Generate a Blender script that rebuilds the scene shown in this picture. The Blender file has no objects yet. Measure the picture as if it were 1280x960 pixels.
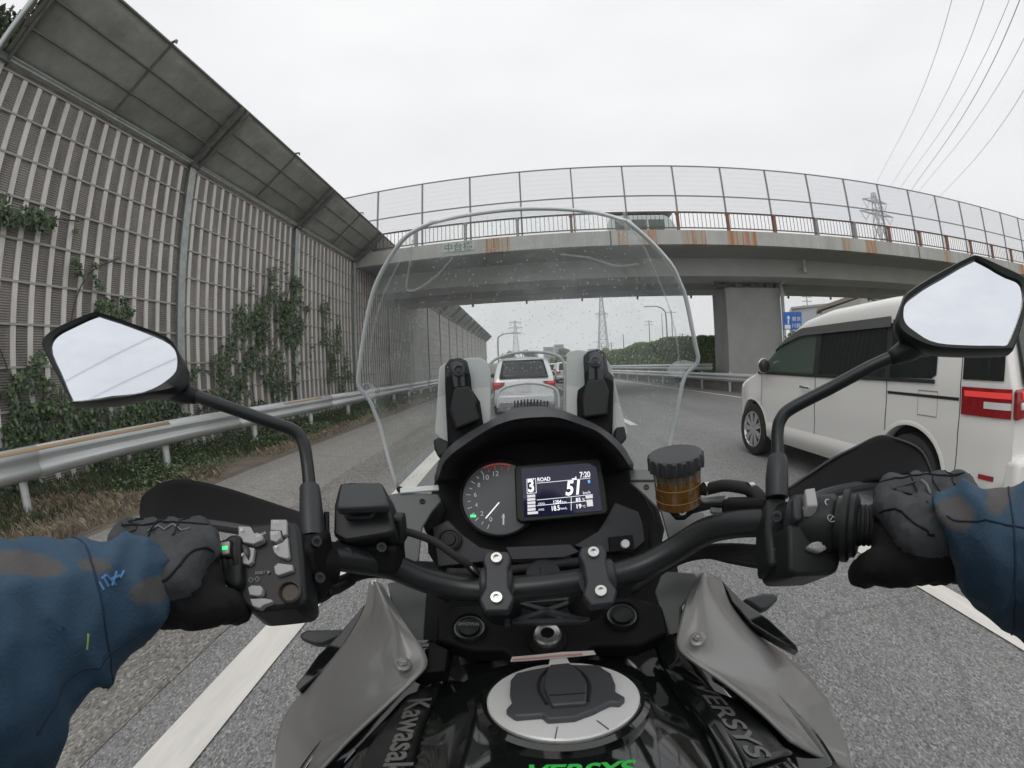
import bpy, bmesh, math, random
import numpy as np
from mathutils import Vector, Matrix, noise
R_ = math.radians
random.seed(7)
rng = np.random.default_rng(11)
sc = bpy.context.scene
COL = sc.collection

# ------------------------------------------------------------------ camera (action camera on the rider's chest, fisheye lens)
CAMH = 1.35
FPX = 560.0                       # equidistant focal length in pixels of the 1280 wide frame
M = np.array([[0.99910556, 0.03885173, 0.01669205],
              [0.0147552, 0.04961603, -0.99865937],
              [-0.03962784, 0.99801242, 0.04899839]])
cd = bpy.data.cameras.new("camera")
cam = bpy.data.objects.new("camera", cd)
COL.objects.link(cam)
mw = Matrix.Identity(4)
for i in range(3):
    for j in range(3):
        mw[i][j] = M[i][j]
mw[2][3] = CAMH
cam.matrix_world = mw
cd.sensor_width = 36.0
cd.sensor_fit = 'HORIZONTAL'
cd.lens = FPX / 1280 * 36
cd.type = 'PANO'
cd.panorama_type = 'FISHEYE_LENS_POLYNOMIAL'
cd.fisheye_fov = R_(200)
cd.fisheye_polynomial_k0 = 0.0
cd.fisheye_polynomial_k1 = -1.0 / (FPX / 1280 * 36)
cd.fisheye_polynomial_k2 = 0.0
cd.fisheye_polynomial_k3 = 0.0
cd.fisheye_polynomial_k4 = 0.0
cd.clip_start = 0.005
cd.clip_end = 6000
sc.camera = cam

# ------------------------------------------------------------------ light: bright even overcast
SUN_EL, SUN_AZ = R_(58), R_(205)
w = bpy.data.worlds.new("World")
sc.world = w
w.use_nodes = True
nt = w.node_tree
nt.nodes.clear()
out = nt.nodes.new('ShaderNodeOutputWorld')
bg = nt.nodes.new('ShaderNodeBackground')
bg.inputs['Strength'].default_value = 0.1
sky = nt.nodes.new('ShaderNodeTexSky')
sky.sky_type = 'NISHITA'
sky.sun_disc = False
sky.sun_elevation = SUN_EL
sky.sun_rotation = SUN_AZ
sky.dust_density = 4
tc = nt.nodes.new('ShaderNodeTexCoord')
mp = nt.nodes.new('ShaderNodeMapping')
mp.inputs['Scale'].default_value = (1, 1, 3.2)
nz = nt.nodes.new('ShaderNodeTexNoise')
nz.inputs['Scale'].default_value = 2.3
nz.inputs['Detail'].default_value = 5
nz.inputs['Roughness'].default_value = .45
rp = nt.nodes.new('ShaderNodeValToRGB')
rp.color_ramp.elements[0].position = .3
rp.color_ramp.elements[1].position = .72
rp.color_ramp.elements[0].color = (8.9, 8.95, 9.1, 1)
rp.color_ramp.elements[1].color = (9.9, 9.9, 9.9, 1)
mx = nt.nodes.new('ShaderNodeMix')
mx.data_type = 'RGBA'
mx.inputs[0].default_value = .94
nt.links.new(tc.outputs['Generated'], mp.inputs[0])
nt.links.new(mp.outputs[0], nz.inputs['Vector'])
nt.links.new(nz.outputs['Fac'], rp.inputs[0])
nt.links.new(sky.outputs[0], mx.inputs[6])
nt.links.new(rp.outputs[0], mx.inputs[7])
nt.links.new(mx.outputs[2], bg.inputs['Color'])
nt.links.new(bg.outputs[0], out.inputs[0])
sl = bpy.data.lights.new("sun", 'SUN')
sl.energy = 0.55
sl.angle = R_(25)
sl.color = (1, .97, .93)
so = bpy.data.objects.new("sun", sl)
COL.objects.link(so)
so.location = (0, -5, 30)
sdir = Vector((math.sin(SUN_AZ) * math.cos(SUN_EL), math.cos(SUN_AZ) * math.cos(SUN_EL), math.sin(SUN_EL)))
so.rotation_euler = sdir.to_track_quat('Z', 'Y').to_euler()
vs = sc.view_settings
vs.view_transform = 'Standard'
vs.look = 'None'
vs.exposure = 0.09
vs.gamma = 1
vs.use_curve_mapping = False
sc.cycles.max_bounces = 10
sc.cycles.transparent_max_bounces = 24
sc.cycles.use_denoising = True

# ------------------------------------------------------------------ helpers
def ray(x, y):
    X, Y = x - 640.0, 480.0 - y
    r = math.hypot(X, Y) or 1e-9
    th = r / FPX
    s = math.sin(th) / r
    return M @ np.array([X * s, Y * s, -math.cos(th)])
CAM = np.array([0, 0, CAMH])
def pt(x, y, Y=None, X=None, Z=None, D=None):
    v = ray(x, y)
    if Y is not None: t = Y / v[1]
    elif X is not None: t = X / v[0]
    elif Z is not None: t = (Z - CAMH) / v[2]
    else: t = D
    return CAM + v * t
def plane(x, y, D, n):
    n = np.array(n, float)
    return (pt(x, y, D=D), n / np.linalg.norm(n))
def on(pl, x, y):
    v = ray(x, y)
    return CAM + v * (((pl[0] - CAM) @ pl[1]) / (v @ pl[1]))
def V(a): return Vector([float(q) for q in a])
def unit(a):
    a = np.array(a, float)
    return a / np.linalg.norm(a)

def mat(name, col, rough=.5, metal=0., var=0., scale=6., bump=0., bscale=60., coat=0., spec=.5, stretch=None, detail=6, col2=None, emit=None, estr=1.):
    m = bpy.data.materials.new(name)
    m.use_nodes = True
    t = m.node_tree
    b = t.nodes['Principled BSDF']
    c = tuple(col) + (1,)
    b.inputs['Base Color'].default_value = c
    b.inputs['Roughness'].default_value = rough
    b.inputs['Metallic'].default_value = metal
    b.inputs['Specular IOR Level'].default_value = spec
    if coat:
        b.inputs['Coat Weight'].default_value = coat
        b.inputs['Coat Roughness'].default_value = .05
    if emit:
        b.inputs['Emission Color'].default_value = tuple(emit) + (1,)
        b.inputs['Emission Strength'].default_value = estr
    tcn = t.nodes.new('ShaderNodeTexCoord')
    src = tcn.outputs['Object']
    if stretch:
        mpn = t.nodes.new('ShaderNodeMapping')
        mpn.inputs['Scale'].default_value = stretch
        t.links.new(src, mpn.inputs[0])
        src = mpn.outputs[0]
    if var or col2:
        n1 = t.nodes.new('ShaderNodeTexNoise')
        n1.inputs['Scale'].default_value = scale
        n1.inputs['Detail'].default_value = detail
        n1.inputs['Roughness'].default_value = .65
        t.links.new(src, n1.inputs['Vector'])
        r1 = t.nodes.new('ShaderNodeValToRGB')
        r1.color_ramp.elements[0].position = .3
        r1.color_ramp.elements[1].position = .7
        a = col2 or tuple(q * (1 - var) for q in col)
        z = col if col2 else tuple(min(1, q * (1 + var)) for q in col)
        r1.color_ramp.elements[0].color = tuple(a) + (1,)
        r1.color_ramp.elements[1].color = tuple(z) + (1,)
        t.links.new(n1.outputs['Fac'], r1.inputs[0])
        t.links.new(r1.outputs[0], b.inputs['Base Color'])
    if bump:
        n2 = t.nodes.new('ShaderNodeTexNoise')
        n2.inputs['Scale'].default_value = bscale
        n2.inputs['Detail'].default_value = 5
        t.links.new(src, n2.inputs['Vector'])
        bp = t.nodes.new('ShaderNodeBump')
        bp.inputs['Strength'].default_value = bump
        bp.inputs['Distance'].default_value = .5 / bscale
        t.links.new(n2.outputs['Fac'], bp.inputs['Height'])
        t.links.new(bp.outputs[0], b.inputs['Normal'])
    return m

def clear_mat(name, tint, diffuse, dcol, ior_gloss=.06, dust=False):
    """thin clear sheet: mostly see-through with a veil of scratches and gloss"""
    m = bpy.data.materials.new(name)
    m.use_nodes = True
    t = m.node_tree
    t.nodes.clear()
    o = t.nodes.new('ShaderNodeOutputMaterial')
    tr = t.nodes.new('ShaderNodeBsdfTransparent')
    tr.inputs[0].default_value = tuple(tint) + (1,)
    df = t.nodes.new('ShaderNodeBsdfDiffuse')
    df.inputs[0].default_value = tuple(dcol) + (1,)
    tl = t.nodes.new('ShaderNodeBsdfTranslucent')
    tl.inputs[0].default_value = tuple(dcol) + (1,)
    ad = t.nodes.new('ShaderNodeMixShader')
    ad.inputs[0].default_value = .5
    t.links.new(df.outputs[0], ad.inputs[1]); t.links.new(tl.outputs[0], ad.inputs[2])
    m1 = t.nodes.new('ShaderNodeMixShader')
    m1.inputs[0].default_value = diffuse
    t.links.new(tr.outputs[0], m1.inputs[1]); t.links.new(ad.outputs[0], m1.inputs[2])
    if dust:
        tcn = t.nodes.new('ShaderNodeTexCoord')
        vo = t.nodes.new('ShaderNodeTexVoronoi'); vo.inputs['Scale'].default_value = 210
        t.links.new(tcn.outputs['Object'], vo.inputs['Vector'])
        lt = t.nodes.new('ShaderNodeMath'); lt.operation = 'LESS_THAN'; lt.inputs[1].default_value = .20
        t.links.new(vo.outputs['Distance'], lt.inputs[0])
        wn = t.nodes.new('ShaderNodeSeparateColor'); t.links.new(vo.outputs['Color'], wn.inputs[0])
        g2 = t.nodes.new('ShaderNodeMath'); g2.operation = 'GREATER_THAN'; g2.inputs[1].default_value = .62
        t.links.new(wn.outputs[0], g2.inputs[0])
        ml = t.nodes.new('ShaderNodeMath'); ml.operation = 'MULTIPLY'
        t.links.new(lt.outputs[0], ml.inputs[0]); t.links.new(g2.outputs[0], ml.inputs[1])
        ns = t.nodes.new('ShaderNodeTexNoise'); ns.inputs['Scale'].default_value = 9; ns.inputs['Detail'].default_value = 6
        ns.inputs['Distortion'].default_value = 1.2
        t.links.new(tcn.outputs['Object'], ns.inputs['Vector'])
        mr = t.nodes.new('ShaderNodeMapRange'); mr.inputs[1].default_value = .35; mr.inputs[2].default_value = .75
        mr.inputs[3].default_value = diffuse * .45; mr.inputs[4].default_value = diffuse * 2.0
        t.links.new(ns.outputs['Fac'], mr.inputs[0])
        ma = t.nodes.new('ShaderNodeMath'); ma.operation = 'MULTIPLY_ADD'; ma.inputs[1].default_value = .60; ma.use_clamp = True
        t.links.new(ml.outputs[0], ma.inputs[0]); t.links.new(mr.outputs[0], ma.inputs[2])
        t.links.new(ma.outputs[0], m1.inputs[0])
    gl = t.nodes.new('ShaderNodeBsdfGlossy')
    gl.inputs['Roughness'].default_value = .03
    lw = t.nodes.new('ShaderNodeLayerWeight'); lw.inputs[0].default_value = .5
    pw = t.nodes.new('ShaderNodeMath'); pw.operation = 'POWER'; pw.inputs[1].default_value = 4.0
    t.links.new(lw.outputs['Facing'], pw.inputs[0])
    fr = t.nodes.new('ShaderNodeMath'); fr.operation = 'MULTIPLY_ADD'; fr.inputs[1].default_value = .45; fr.inputs[2].default_value = ior_gloss * .6; fr.use_clamp = True
    t.links.new(pw.outputs[0], fr.inputs[0])
    m2 = t.nodes.new('ShaderNodeMixShader')
    t.links.new(fr.outputs[0], m2.inputs[0])
    t.links.new(m1.outputs[0], m2.inputs[1]); t.links.new(gl.outputs[0], m2.inputs[2])
    t.links.new(m2.outputs[0], o.inputs[0])
    return m

def thing(name, label, cat, loc=(0, 0, 0), group=None, rz=0, kind=None):
    o = bpy.data.objects.new(name, None)
    COL.objects.link(o)
    o.location = [float(q) for q in loc]
    o.rotation_euler = (0, 0, rz)
    o.empty_display_size = .2
    tag(o, label, cat, group, kind)
    return o
def tag(o, label=None, cat=None, group=None, kind=None):
    if label: o['label'] = label
    if cat: o['category'] = cat
    if group: o['group'] = group
    if kind: o['kind'] = kind
    return o
def base_of(p):
    v = Vector((0, 0, 0))
    while p is not None:
        v += p.location
        p = p.parent
    return v

class MB:
    """collects shapes; build() links them as one mesh object (vertices in world space unless local)"""
    def __init__(s): s.v = []; s.f = []; s.mi = []
    def add(s, vs_, fs, mi=0):
        n = len(s.v)
        s.v += [tuple(float(c) for c in q) for q in vs_]
        s.f += [tuple(i + n for i in f) for f in fs]
        s.mi += [mi] * len(fs)
        return s
    def box(s, c, d, mi=0, ax=None):
        c = np.array(c, float)
        ax = np.eye(3) if ax is None else np.array(ax, float)
        q = []
        for sx in (-1, 1):
            for sy in (-1, 1):
                for sz in (-1, 1):
                    q.append(c + ax[0] * sx * d[0] / 2 + ax[1] * sy * d[1] / 2 + ax[2] * sz * d[2] / 2)
        return s.add(q, [(0, 1, 3, 2), (4, 6, 7, 5), (0, 4, 5, 1), (2, 3, 7, 6), (0, 2, 6, 4), (1, 5, 7, 3)], mi)
    def bar(s, a, b, w_, h_, mi=0, up=(0, 0, 1)):
        a = np.array(a, float); b = np.array(b, float)
        d = b - a; L = np.linalg.norm(d); d = d / L
        u = np.cross(d, up)
        if np.linalg.norm(u) < 1e-3: u = np.cross(d, (0, 1, 0))
        u = unit(u); v = np.cross(u, d)
        return s.box((a + b) / 2, (L, w_, h_), mi, (d, u, v))
    def tube(s, pts, r, seg=12, mi=0, caps=True):
        P = [np.array(p, float) for p in pts]
        rs = r if hasattr(r, '__len__') else [r] * len(P)
        n = len(P); rings = []
        prev = None
        for i in range(n):
            d = unit(P[min(i + 1, n - 1)] - P[max(i - 1, 0)])
            if prev is None:
                u = np.cross(d, (0, 0, 1))
                if np.linalg.norm(u) < .05: u = np.cross(d, (0, 1, 0))
            else:
                u = prev - d * (prev @ d)
            u = unit(u); prev = u
            v = np.cross(d, u)
            rings.append([P[i] + (u * math.cos(a) + v * math.sin(a)) * rs[i] for a in np.linspace(0, 2 * math.pi, seg, endpoint=False)])
        return s.loft(rings, mi, caps)
    def loft(s, rings, mi=0, caps=True, closed=True):
        m = len(rings[0]); vs_ = [p for r in rings for p in r]; fs = []
        for i in range(len(rings) - 1):
            for j in range(m if closed else m - 1):
                k = (j + 1) % m
                fs.append((i * m + j, i * m + k, (i + 1) * m + k, (i + 1) * m + j))
        if caps and closed:
            fs.append(tuple(range(m - 1, -1, -1)))
            fs.append(tuple((len(rings) - 1) * m + j for j in range(m)))
        return s.add(vs_, fs, mi)
    def lathe(s, c, axis, prof, seg=32, mi=0, caps=True):
        c = np.array(c, float); a = unit(axis)
        u = np.cross(a, (0, 0, 1))
        if np.linalg.norm(u) < .05: u = np.cross(a, (0, 1, 0))
        u = unit(u); v = np.cross(a, u)
        rings = [[c + a * h + (u * math.cos(t_) + v * math.sin(t_)) * max(r, 1e-5) for t_ in np.linspace(0, 2 * math.pi, seg, endpoint=False)] for r, h in prof]
        return s.loft(rings, mi, caps)
    def ball(s, c, r, mi=0, seg=16):
        r = r if hasattr(r, '__len__') else (r, r, r)
        rings = []
        for k in range(seg // 2 + 1):
            ph = math.pi * k / (seg // 2)
            rings.append([np.array(c) + np.array([max(math.sin(ph), 1e-4) * math.cos(a) * r[0], max(math.sin(ph), 1e-4) * math.sin(a) * r[1], -math.cos(ph) * r[2]]) for a in np.linspace(0, 2 * math.pi, seg, endpoint=False)])
        return s.loft(rings, mi)
    def prism(s, poly, off, mi=0):
        """poly: 3D outline; off: vector of the thickness"""
        n = len(poly); off = np.array(off, float)
        A = [np.array(p, float) for p in poly]
        vs_ = A + [p + off for p in A]
        fs = [tuple(range(n)), tuple(range(2 * n - 1, n - 1, -1))]
        fs += [(i, i + n, (i + 1) % n + n, (i + 1) % n) for i in range(n)]
        return s.add(vs_, fs, mi)
    def sheet(s, rows, mi=0):
        return s.loft(rings=rows, mi=mi, caps=False, closed=False)
    def build(s, name, m, parent=None, smooth=35, bevel=0, bseg=2, local=False, solid=0, sub=0, offset=-1):
        me = bpy.data.meshes.new(name)
        base = Vector((0, 0, 0)) if (local or parent is None) else base_of(parent)
        me.from_pydata([(v[0] - base.x, v[1] - base.y, v[2] - base.z) for v in s.v], [], s.f)
        bm = bmesh.new(); bm.from_mesh(me)
        bmesh.ops.recalc_face_normals(bm, faces=bm.faces)
        bm.to_mesh(me); bm.free()
        for mm in (m if isinstance(m, (list, tuple)) else [m]): me.materials.append(mm)
        if len(me.materials) > 1 and len(me.polygons) == len(s.mi):
            me.polygons.foreach_set('material_index', s.mi)
        if smooth:
            me.shade_smooth()
            if smooth < 180: me.set_sharp_from_angle(angle=R_(smooth))
        o = bpy.data.objects.new(name, me)
        COL.objects.link(o)
        if parent is not None: o.parent = parent
        if sub:
            q = o.modifiers.new('sub', 'SUBSURF'); q.levels = sub; q.render_levels = sub
        if solid:
            q = o.modifiers.new('solid', 'SOLIDIFY'); q.thickness = solid; q.offset = offset
        if bevel:
            q = o.modifiers.new('bevel', 'BEVEL'); q.width = bevel; q.segments = bseg; q.limit_method = 'ANGLE'; q.angle_limit = R_(32)
            q.harden_normals = False
        return o

def plate(name, px, pl, thick, m, parent, bevel=.0015, lift=0., smooth=35):
    """an outline on a plane in space given by its corners, with real thickness away from the viewer"""
    poly = [on(pl, x, y) + pl[1] * lift for x, y in px]
    return MB().prism(poly, -pl[1] * thick).build(name, m, parent, bevel=bevel, smooth=smooth)
def finalize(o):
    """apply modifiers"""
    dg = bpy.context.evaluated_depsgraph_get()
    me = bpy.data.meshes.new_from_object(o.evaluated_get(dg))
    o.modifiers.clear()
    o.data = me
    return o
def drop(o):
    bpy.data.objects.remove(o, do_unlink=True)
def writing(name, s, a, b, n, m, parent, hscale=1., extrude=.0004, bold=0., shear=0., flat=True):
    """text as a mesh whose baseline runs from point a to point b on a surface with normal n"""
    cu = bpy.data.curves.new(name, 'FONT')
    cu.body = s; cu.size = 1; cu.shear = shear; cu.offset = bold
    tmp = bpy.data.objects.new('t', cu); COL.objects.link(tmp)
    dg = bpy.context.evaluated_depsgraph_get()
    me = bpy.data.meshes.new_from_object(tmp.evaluated_get(dg))
    drop(tmp)
    if not me.vertices: return None
    xs = [v.co.x for v in me.vertices]; x0, x1 = min(xs), max(xs)
    a = np.array(a, float); b = np.array(b, float)
    u = b - a; k = np.linalg.norm(u) / (x1 - x0); u = unit(u); n = unit(n); vv = np.cross(n, u)
    base = np.array(base_of(parent)) if parent else np.zeros(3)
    for v in me.vertices:
        p = a + u * (v.co.x - x0) * k + vv * v.co.y * k * hscale + n * extrude - base
        v.co = V(p)
    me.materials.clear(); me.materials.append(m)
    o = bpy.data.objects.new(name, me); COL.objects.link(o)
    if parent is not None: o.parent = parent
    return o
def dup(o, loc, parent=None):
    c = o.copy(); COL.objects.link(c)
    c.location = [float(q) for q in loc]
    if parent is not None: c.parent = parent
    return c
def dup_thing(root, loc, label=None, rz=None):
    r = root.copy(); COL.objects.link(r); r.location = loc
    if rz is not None: r.rotation_euler = (0, 0, rz)
    if label: r['label'] = label
    for ch in list(root.children):
        c = ch.copy(); COL.objects.link(c); c.parent = r
        for g in list(ch.children):
            d = g.copy(); COL.objects.link(d); d.parent = c
    return r
def leaf_mesh(name, P, N, size, m, parent=None, jitter=.6, mats=None):
    """many small leaf faces: P centres, N rough normals"""
    P = np.array(P, float); n = len(P)
    N = np.array(N, float) + rng.normal(0, jitter, (n, 3))
    N /= np.linalg.norm(N, axis=1)[:, None]
    T = np.cross(N, rng.normal(0, 1, (n, 3))); T /= np.linalg.norm(T, axis=1)[:, None]
    B = np.cross(N, T)
    s = np.array(size) if hasattr(size, '__len__') else rng.uniform(.6, 1.25, n) * size
    s = s[:, None]
    vs_ = np.stack([P - T * s * .5, P + B * s * .33 + N * s * .08, P + T * s * .6, P - B * s * .33 + N * s * .08], 1).reshape(-1, 3)
    base = np.array(base_of(parent)) if parent else np.zeros(3)
    vs_ = vs_ - base
    me = bpy.data.meshes.new(name)
    me.from_pydata(vs_.tolist(), [], (np.arange(n * 4).reshape(-1, 4)).tolist())
    for q in (mats or [m]): me.materials.append(q)
    if mats:
        me.polygons.foreach_set('material_index', rng.integers(0, len(mats), n).astype('i'))
    o = bpy.data.objects.new(name, me); COL.objects.link(o)
    if parent is not None: o.parent = parent
    return o
def gz(y):
    """the road falls gently ahead"""
    return -0.013 * min(max(0., y - 5.), 70.)
def smooth_pts(P, n=6):
    """Catmull-Rom through points"""
    P = [np.array(p, float) for p in P]
    P = [2 * P[0] - P[1]] + P + [2 * P[-1] - P[-2]]
    o = []
    for i in range(1, len(P) - 2):
        for k in range(n):
            t = k / n
            o.append(.5 * ((2 * P[i]) + (-P[i - 1] + P[i + 1]) * t + (2 * P[i - 1] - 5 * P[i] + 4 * P[i + 1] - P[i + 2]) * t * t + (-P[i - 1] + 3 * P[i] - 3 * P[i + 1] + P[i + 2]) * t ** 3))
    o.append(P[-2])
    return o
def smooth_loop(P, n=3):
    P = [np.array(p, float) for p in P]; m = len(P); o = []
    for i in range(m):
        p0, p1, p2, p3 = P[i - 1], P[i], P[(i + 1) % m], P[(i + 2) % m]
        for k in range(n):
            t = k / n
            o.append(.5 * ((2 * p1) + (-p0 + p2) * t + (2 * p0 - 5 * p1 + 4 * p2 - p3) * t * t + (-p0 + 3 * p1 - 3 * p2 + p3) * t ** 3))
    return o

# ------------------------------------------------------------------ materials
def asphalt(name, base, speck, specks=.5, scale=170, patch=.12):
    m = bpy.data.materials.new(name); m.use_nodes = True
    t = m.node_tree; b = t.nodes['Principled BSDF']
    b.inputs['Roughness'].default_value = .8
    tcn = t.nodes.new('ShaderNodeTexCoord')
    mpn = t.nodes.new('ShaderNodeMapping'); mpn.inputs['Scale'].default_value = (1, .38, 1)
    t.links.new(tcn.outputs['Object'], mpn.inputs[0])
    vo = t.nodes.new('ShaderNodeTexVoronoi'); vo.inputs['Scale'].default_value = scale
    t.links.new(mpn.outputs[0], vo.inputs['Vector'])
    s = t.nodes.new('ShaderNodeSeparateColor'); t.links.new(vo.outputs['Color'], s.inputs[0])
    r = t.nodes.new('ShaderNodeValToRGB')
    r.color_ramp.elements[0].color = tuple(q * .45 for q in base) + (1,)
    r.color_ramp.elements[1].color = tuple(speck) + (1,)
    e = r.color_ramp.elements.new(.35); e.color = tuple(q * .9 for q in base) + (1,)
    e = r.color_ramp.elements.new(.8); e.color = tuple(q * 1.15 for q in base) + (1,)
    e = r.color_ramp.elements.new(.93); e.color = tuple(q * 1.6 for q in base) + (1,)
    t.links.new(s.outputs[0], r.inputs[0])
    n = t.nodes.new('ShaderNodeTexNoise'); n.inputs['Scale'].default_value = 1.3; n.inputs['Detail'].default_value = 8
    n.inputs['Roughness'].default_value = .7
    mp2 = t.nodes.new('ShaderNodeMapping'); mp2.inputs['Scale'].default_value = (1.6, .18, 1)
    t.links.new(tcn.outputs['Object'], mp2.inputs[0]); t.links.new(mp2.outputs[0], n.inputs['Vector'])
    mr = t.nodes.new('ShaderNodeMapRange'); mr.inputs[1].default_value = .3; mr.inputs[2].default_value = .7
    mr.inputs[3].default_value = 1 - patch; mr.inputs[4].default_value = 1 + patch
    t.links.new(n.outputs['Fac'], mr.inputs[0])
    mu = t.nodes.new('ShaderNodeMix'); mu.data_type = 'RGBA'; mu.blend_type = 'MULTIPLY'; mu.inputs[0].default_value = 1
    cb = t.nodes.new('ShaderNodeCombineColor')
    for i in range(3): t.links.new(mr.outputs[0], cb.inputs[i])
    # polished wheel tracks along the lanes and a net of fine cracks
    sx = t.nodes.new('ShaderNodeSeparateXYZ'); t.links.new(tcn.outputs['Object'], sx.inputs[0])
    m1_ = t.nodes.new('ShaderNodeMath'); m1_.operation = 'MULTIPLY_ADD'; m1_.inputs[1].default_value = 2 * math.pi / 1.75; m1_.inputs[2].default_value = .4
    t.links.new(sx.outputs['X'], m1_.inputs[0])
    m2_ = t.nodes.new('ShaderNodeMath'); m2_.operation = 'SINE'; t.links.new(m1_.outputs[0], m2_.inputs[0])
    m3_ = t.nodes.new('ShaderNodeMath'); m3_.operation = 'MULTIPLY_ADD'; m3_.inputs[1].default_value = .05; m3_.inputs[2].default_value = 1.0; t.links.new(m2_.outputs[0], m3_.inputs[0])
    nd = t.nodes.new('ShaderNodeTexNoise'); nd.inputs['Scale'].default_value = 1.7; nd.inputs['Detail'].default_value = 5
    t.links.new(tcn.outputs['Object'], nd.inputs['Vector'])
    av = t.nodes.new('ShaderNodeMix'); av.data_type = 'VECTOR'; av.inputs[0].default_value = .35
    t.links.new(tcn.outputs['Object'], av.inputs[4]); t.links.new(nd.outputs['Color'], av.inputs[5])
    vc = t.nodes.new('ShaderNodeTexVoronoi'); vc.feature = 'DISTANCE_TO_EDGE'; vc.inputs['Scale'].default_value = .55; t.links.new(av.outputs[1], vc.inputs['Vector'])
    rc_ = t.nodes.new('ShaderNodeMapRange'); rc_.inputs[1].default_value = .0; rc_.inputs[2].default_value = .008; rc_.inputs[3].default_value = .80; rc_.inputs[4].default_value = 1.0
    t.links.new(vc.outputs['Distance'], rc_.inputs[0])
    m4_ = t.nodes.new('ShaderNodeMath'); m4_.operation = 'MULTIPLY'; t.links.new(m3_.outputs[0], m4_.inputs[0]); t.links.new(rc_.outputs[0], m4_.inputs[1])
    m5_ = t.nodes.new('ShaderNodeMath'); m5_.operation = 'MULTIPLY'; t.links.new(m4_.outputs[0], m5_.inputs[0]); t.links.new(mr.outputs[0], m5_.inputs[1])
    for i in range(3): t.links.new(m5_.outputs[0], cb.inputs[i])
    t.links.new(r.outputs[0], mu.inputs[6]); t.links.new(cb.outputs[0], mu.inputs[7])
    t.links.new(mu.outputs[2], b.inputs['Base Color'])
    bp = t.nodes.new('ShaderNodeBump'); bp.inputs['Strength'].default_value = .5; bp.inputs['Distance'].default_value = .003
    t.links.new(vo.outputs['Distance'], bp.inputs['Height']); t.links.new(bp.outputs[0], b.inputs['Normal'])
    return m
m_asph = asphalt('asphalt', (.21, .21, .208), (.38, .38, .37), scale=190)
m_asph2 = asphalt('old_asphalt', (.20, .192, .178), (.36, .35, .32), scale=120, patch=.22)
m_should = asphalt('shoulder_asphalt', (.27, .26, .24), (.34, .33, .31), scale=200, patch=.12)
m_paint = mat('road_paint', (.72, .70, .66), .7, var=.10, scale=5, bump=.25, bscale=120, stretch=(3, .4, 1), detail=10)
m_soil = mat('soil', (.21, .18, .14), .95, col2=(.12, .10, .075), scale=3, bump=.6, bscale=14, detail=12)
m_field = mat('field', (.12, .12, .09), .95, var=.3, scale=.05)
m_grass = [mat('grass_a', (.055, .085, .028), .7, var=.3), mat('grass_b', (.085, .12, .045), .7, var=.3), mat('grass_c', (.035, .055, .02), .7)]
m_straw = [mat('straw_a', (.33, .28, .20), .8, var=.3), mat('straw_b', (.20, .165, .12), .8)]
m_leaf = [mat('leaf_a', (.09, .14, .065), .6, var=.3), mat('leaf_b', (.14, .20, .10), .6, var=.3), mat('leaf_c', (.05, .08, .04), .65)]
m_hedge = [mat('hedge_a', (.12, .20, .045), .6, var=.3), mat('hedge_b', (.18, .27, .08), .6), mat('hedge_c', (.07, .13, .03), .6)]
m_bark = mat('bark', (.09, .07, .05), .9, var=.3)
m_galv = mat('galvanised_steel', (.60, .62, .62), .5, metal=.35, var=.15, scale=3, bump=.1, bscale=30, stretch=(1, .15, 1), detail=8)
m_galv2 = mat('galvanised_post', (.42, .45, .43), .55, metal=.2, var=.22, scale=7, detail=10)
m_rust = mat('rusty_galvanised', (.44, .27, .13), .8, col2=(.40, .33, .24), scale=9, detail=10, stretch=(1, .4, 1))
m_conc = mat('concrete', (.48, .485, .475), .85, var=.13, scale=.9, bump=.2, bscale=25, detail=12)
m_concs = mat('stained_concrete', (.52, .52, .50), .85, col2=(.37, .365, .34), scale=1.5, stretch=(1.5, 1.5, .25), bump=.15, bscale=25, detail=12)
m_concr = mat('rust_streaked_concrete', (.42, .165, .06), .85, col2=(.42, .39, .33), scale=9, stretch=(1.4, 1.4, .04), detail=3)
m_concd = mat('grey_girder', (.36, .37, .36), .75, var=.08, scale=.5)
m_oldc = mat('mossy_concrete', (.27, .255, .225), .9, col2=(.13, .125, .10), scale=2.5, bump=.5, bscale=14, detail=14)
for n_ in m_concr.node_tree.nodes:
    if n_.type == 'VALTORGB':
        n_.color_ramp.elements[0].position = .46; n_.color_ramp.elements[1].position = .60
m_fence = mat('fence_steel', (.24, .24, .25), .6)
m_railrust = mat('rusted_paint', (.30, .105, .06), .75, col2=(.16, .10, .085), scale=12)
m_railgrey = mat('faded_rail', (.30, .30, .29), .65, var=.3, scale=10)
m_raildark = mat('brown_rail', (.12, .075, .065), .65, var=.35, scale=10)

# ================================================================== THE SETTING
def strip(name, x0, x1, y0, y1, z, m, dy=2.5, nx=1, kind='structure'):
    ys = list(np.arange(y0, min(y1, 80), dy)) + [q for q in np.geomspace(max(80, y0 + 1), y1, 8) if y1 > 80]
    if ys[-1] != y1: ys.append(y1)
    rows = [[(x, y, gz(y) + z) for x in np.linspace(x0, x1, nx + 1)] for y in ys]
    o = MB().sheet(rows).build(name, m, smooth=180)
    o['kind'] = kind
    return o
strip('ground', -900, 900, -200, 3000, -.03, m_field)
strip('road', -3.9, 9.3, -12, 400, 0, m_asph)
strip('shoulder', -3.9, -2.35, -12, 160, .004, m_should)
strip('gutter', -4.02, -3.9, -12, 160, .006, mat('gutter_dirt', (.15, .13, .11), .9, var=.3, scale=3))
strip('verge', -9, -4.0, -12, 200, .010, m_soil)
strip('road_patch', -2.35, -1.62, -12, 120, .004, m_asph2)
strip('lane_marking', -1.41, -1.20, -12, 200, .008, m_paint)
strip('lane_marking', 7.55, 7.70, -12, 200, .008, m_paint)
strip('lane_marking', 2.27, 2.43, -3.2, 2.9, .008, m_paint)
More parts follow.
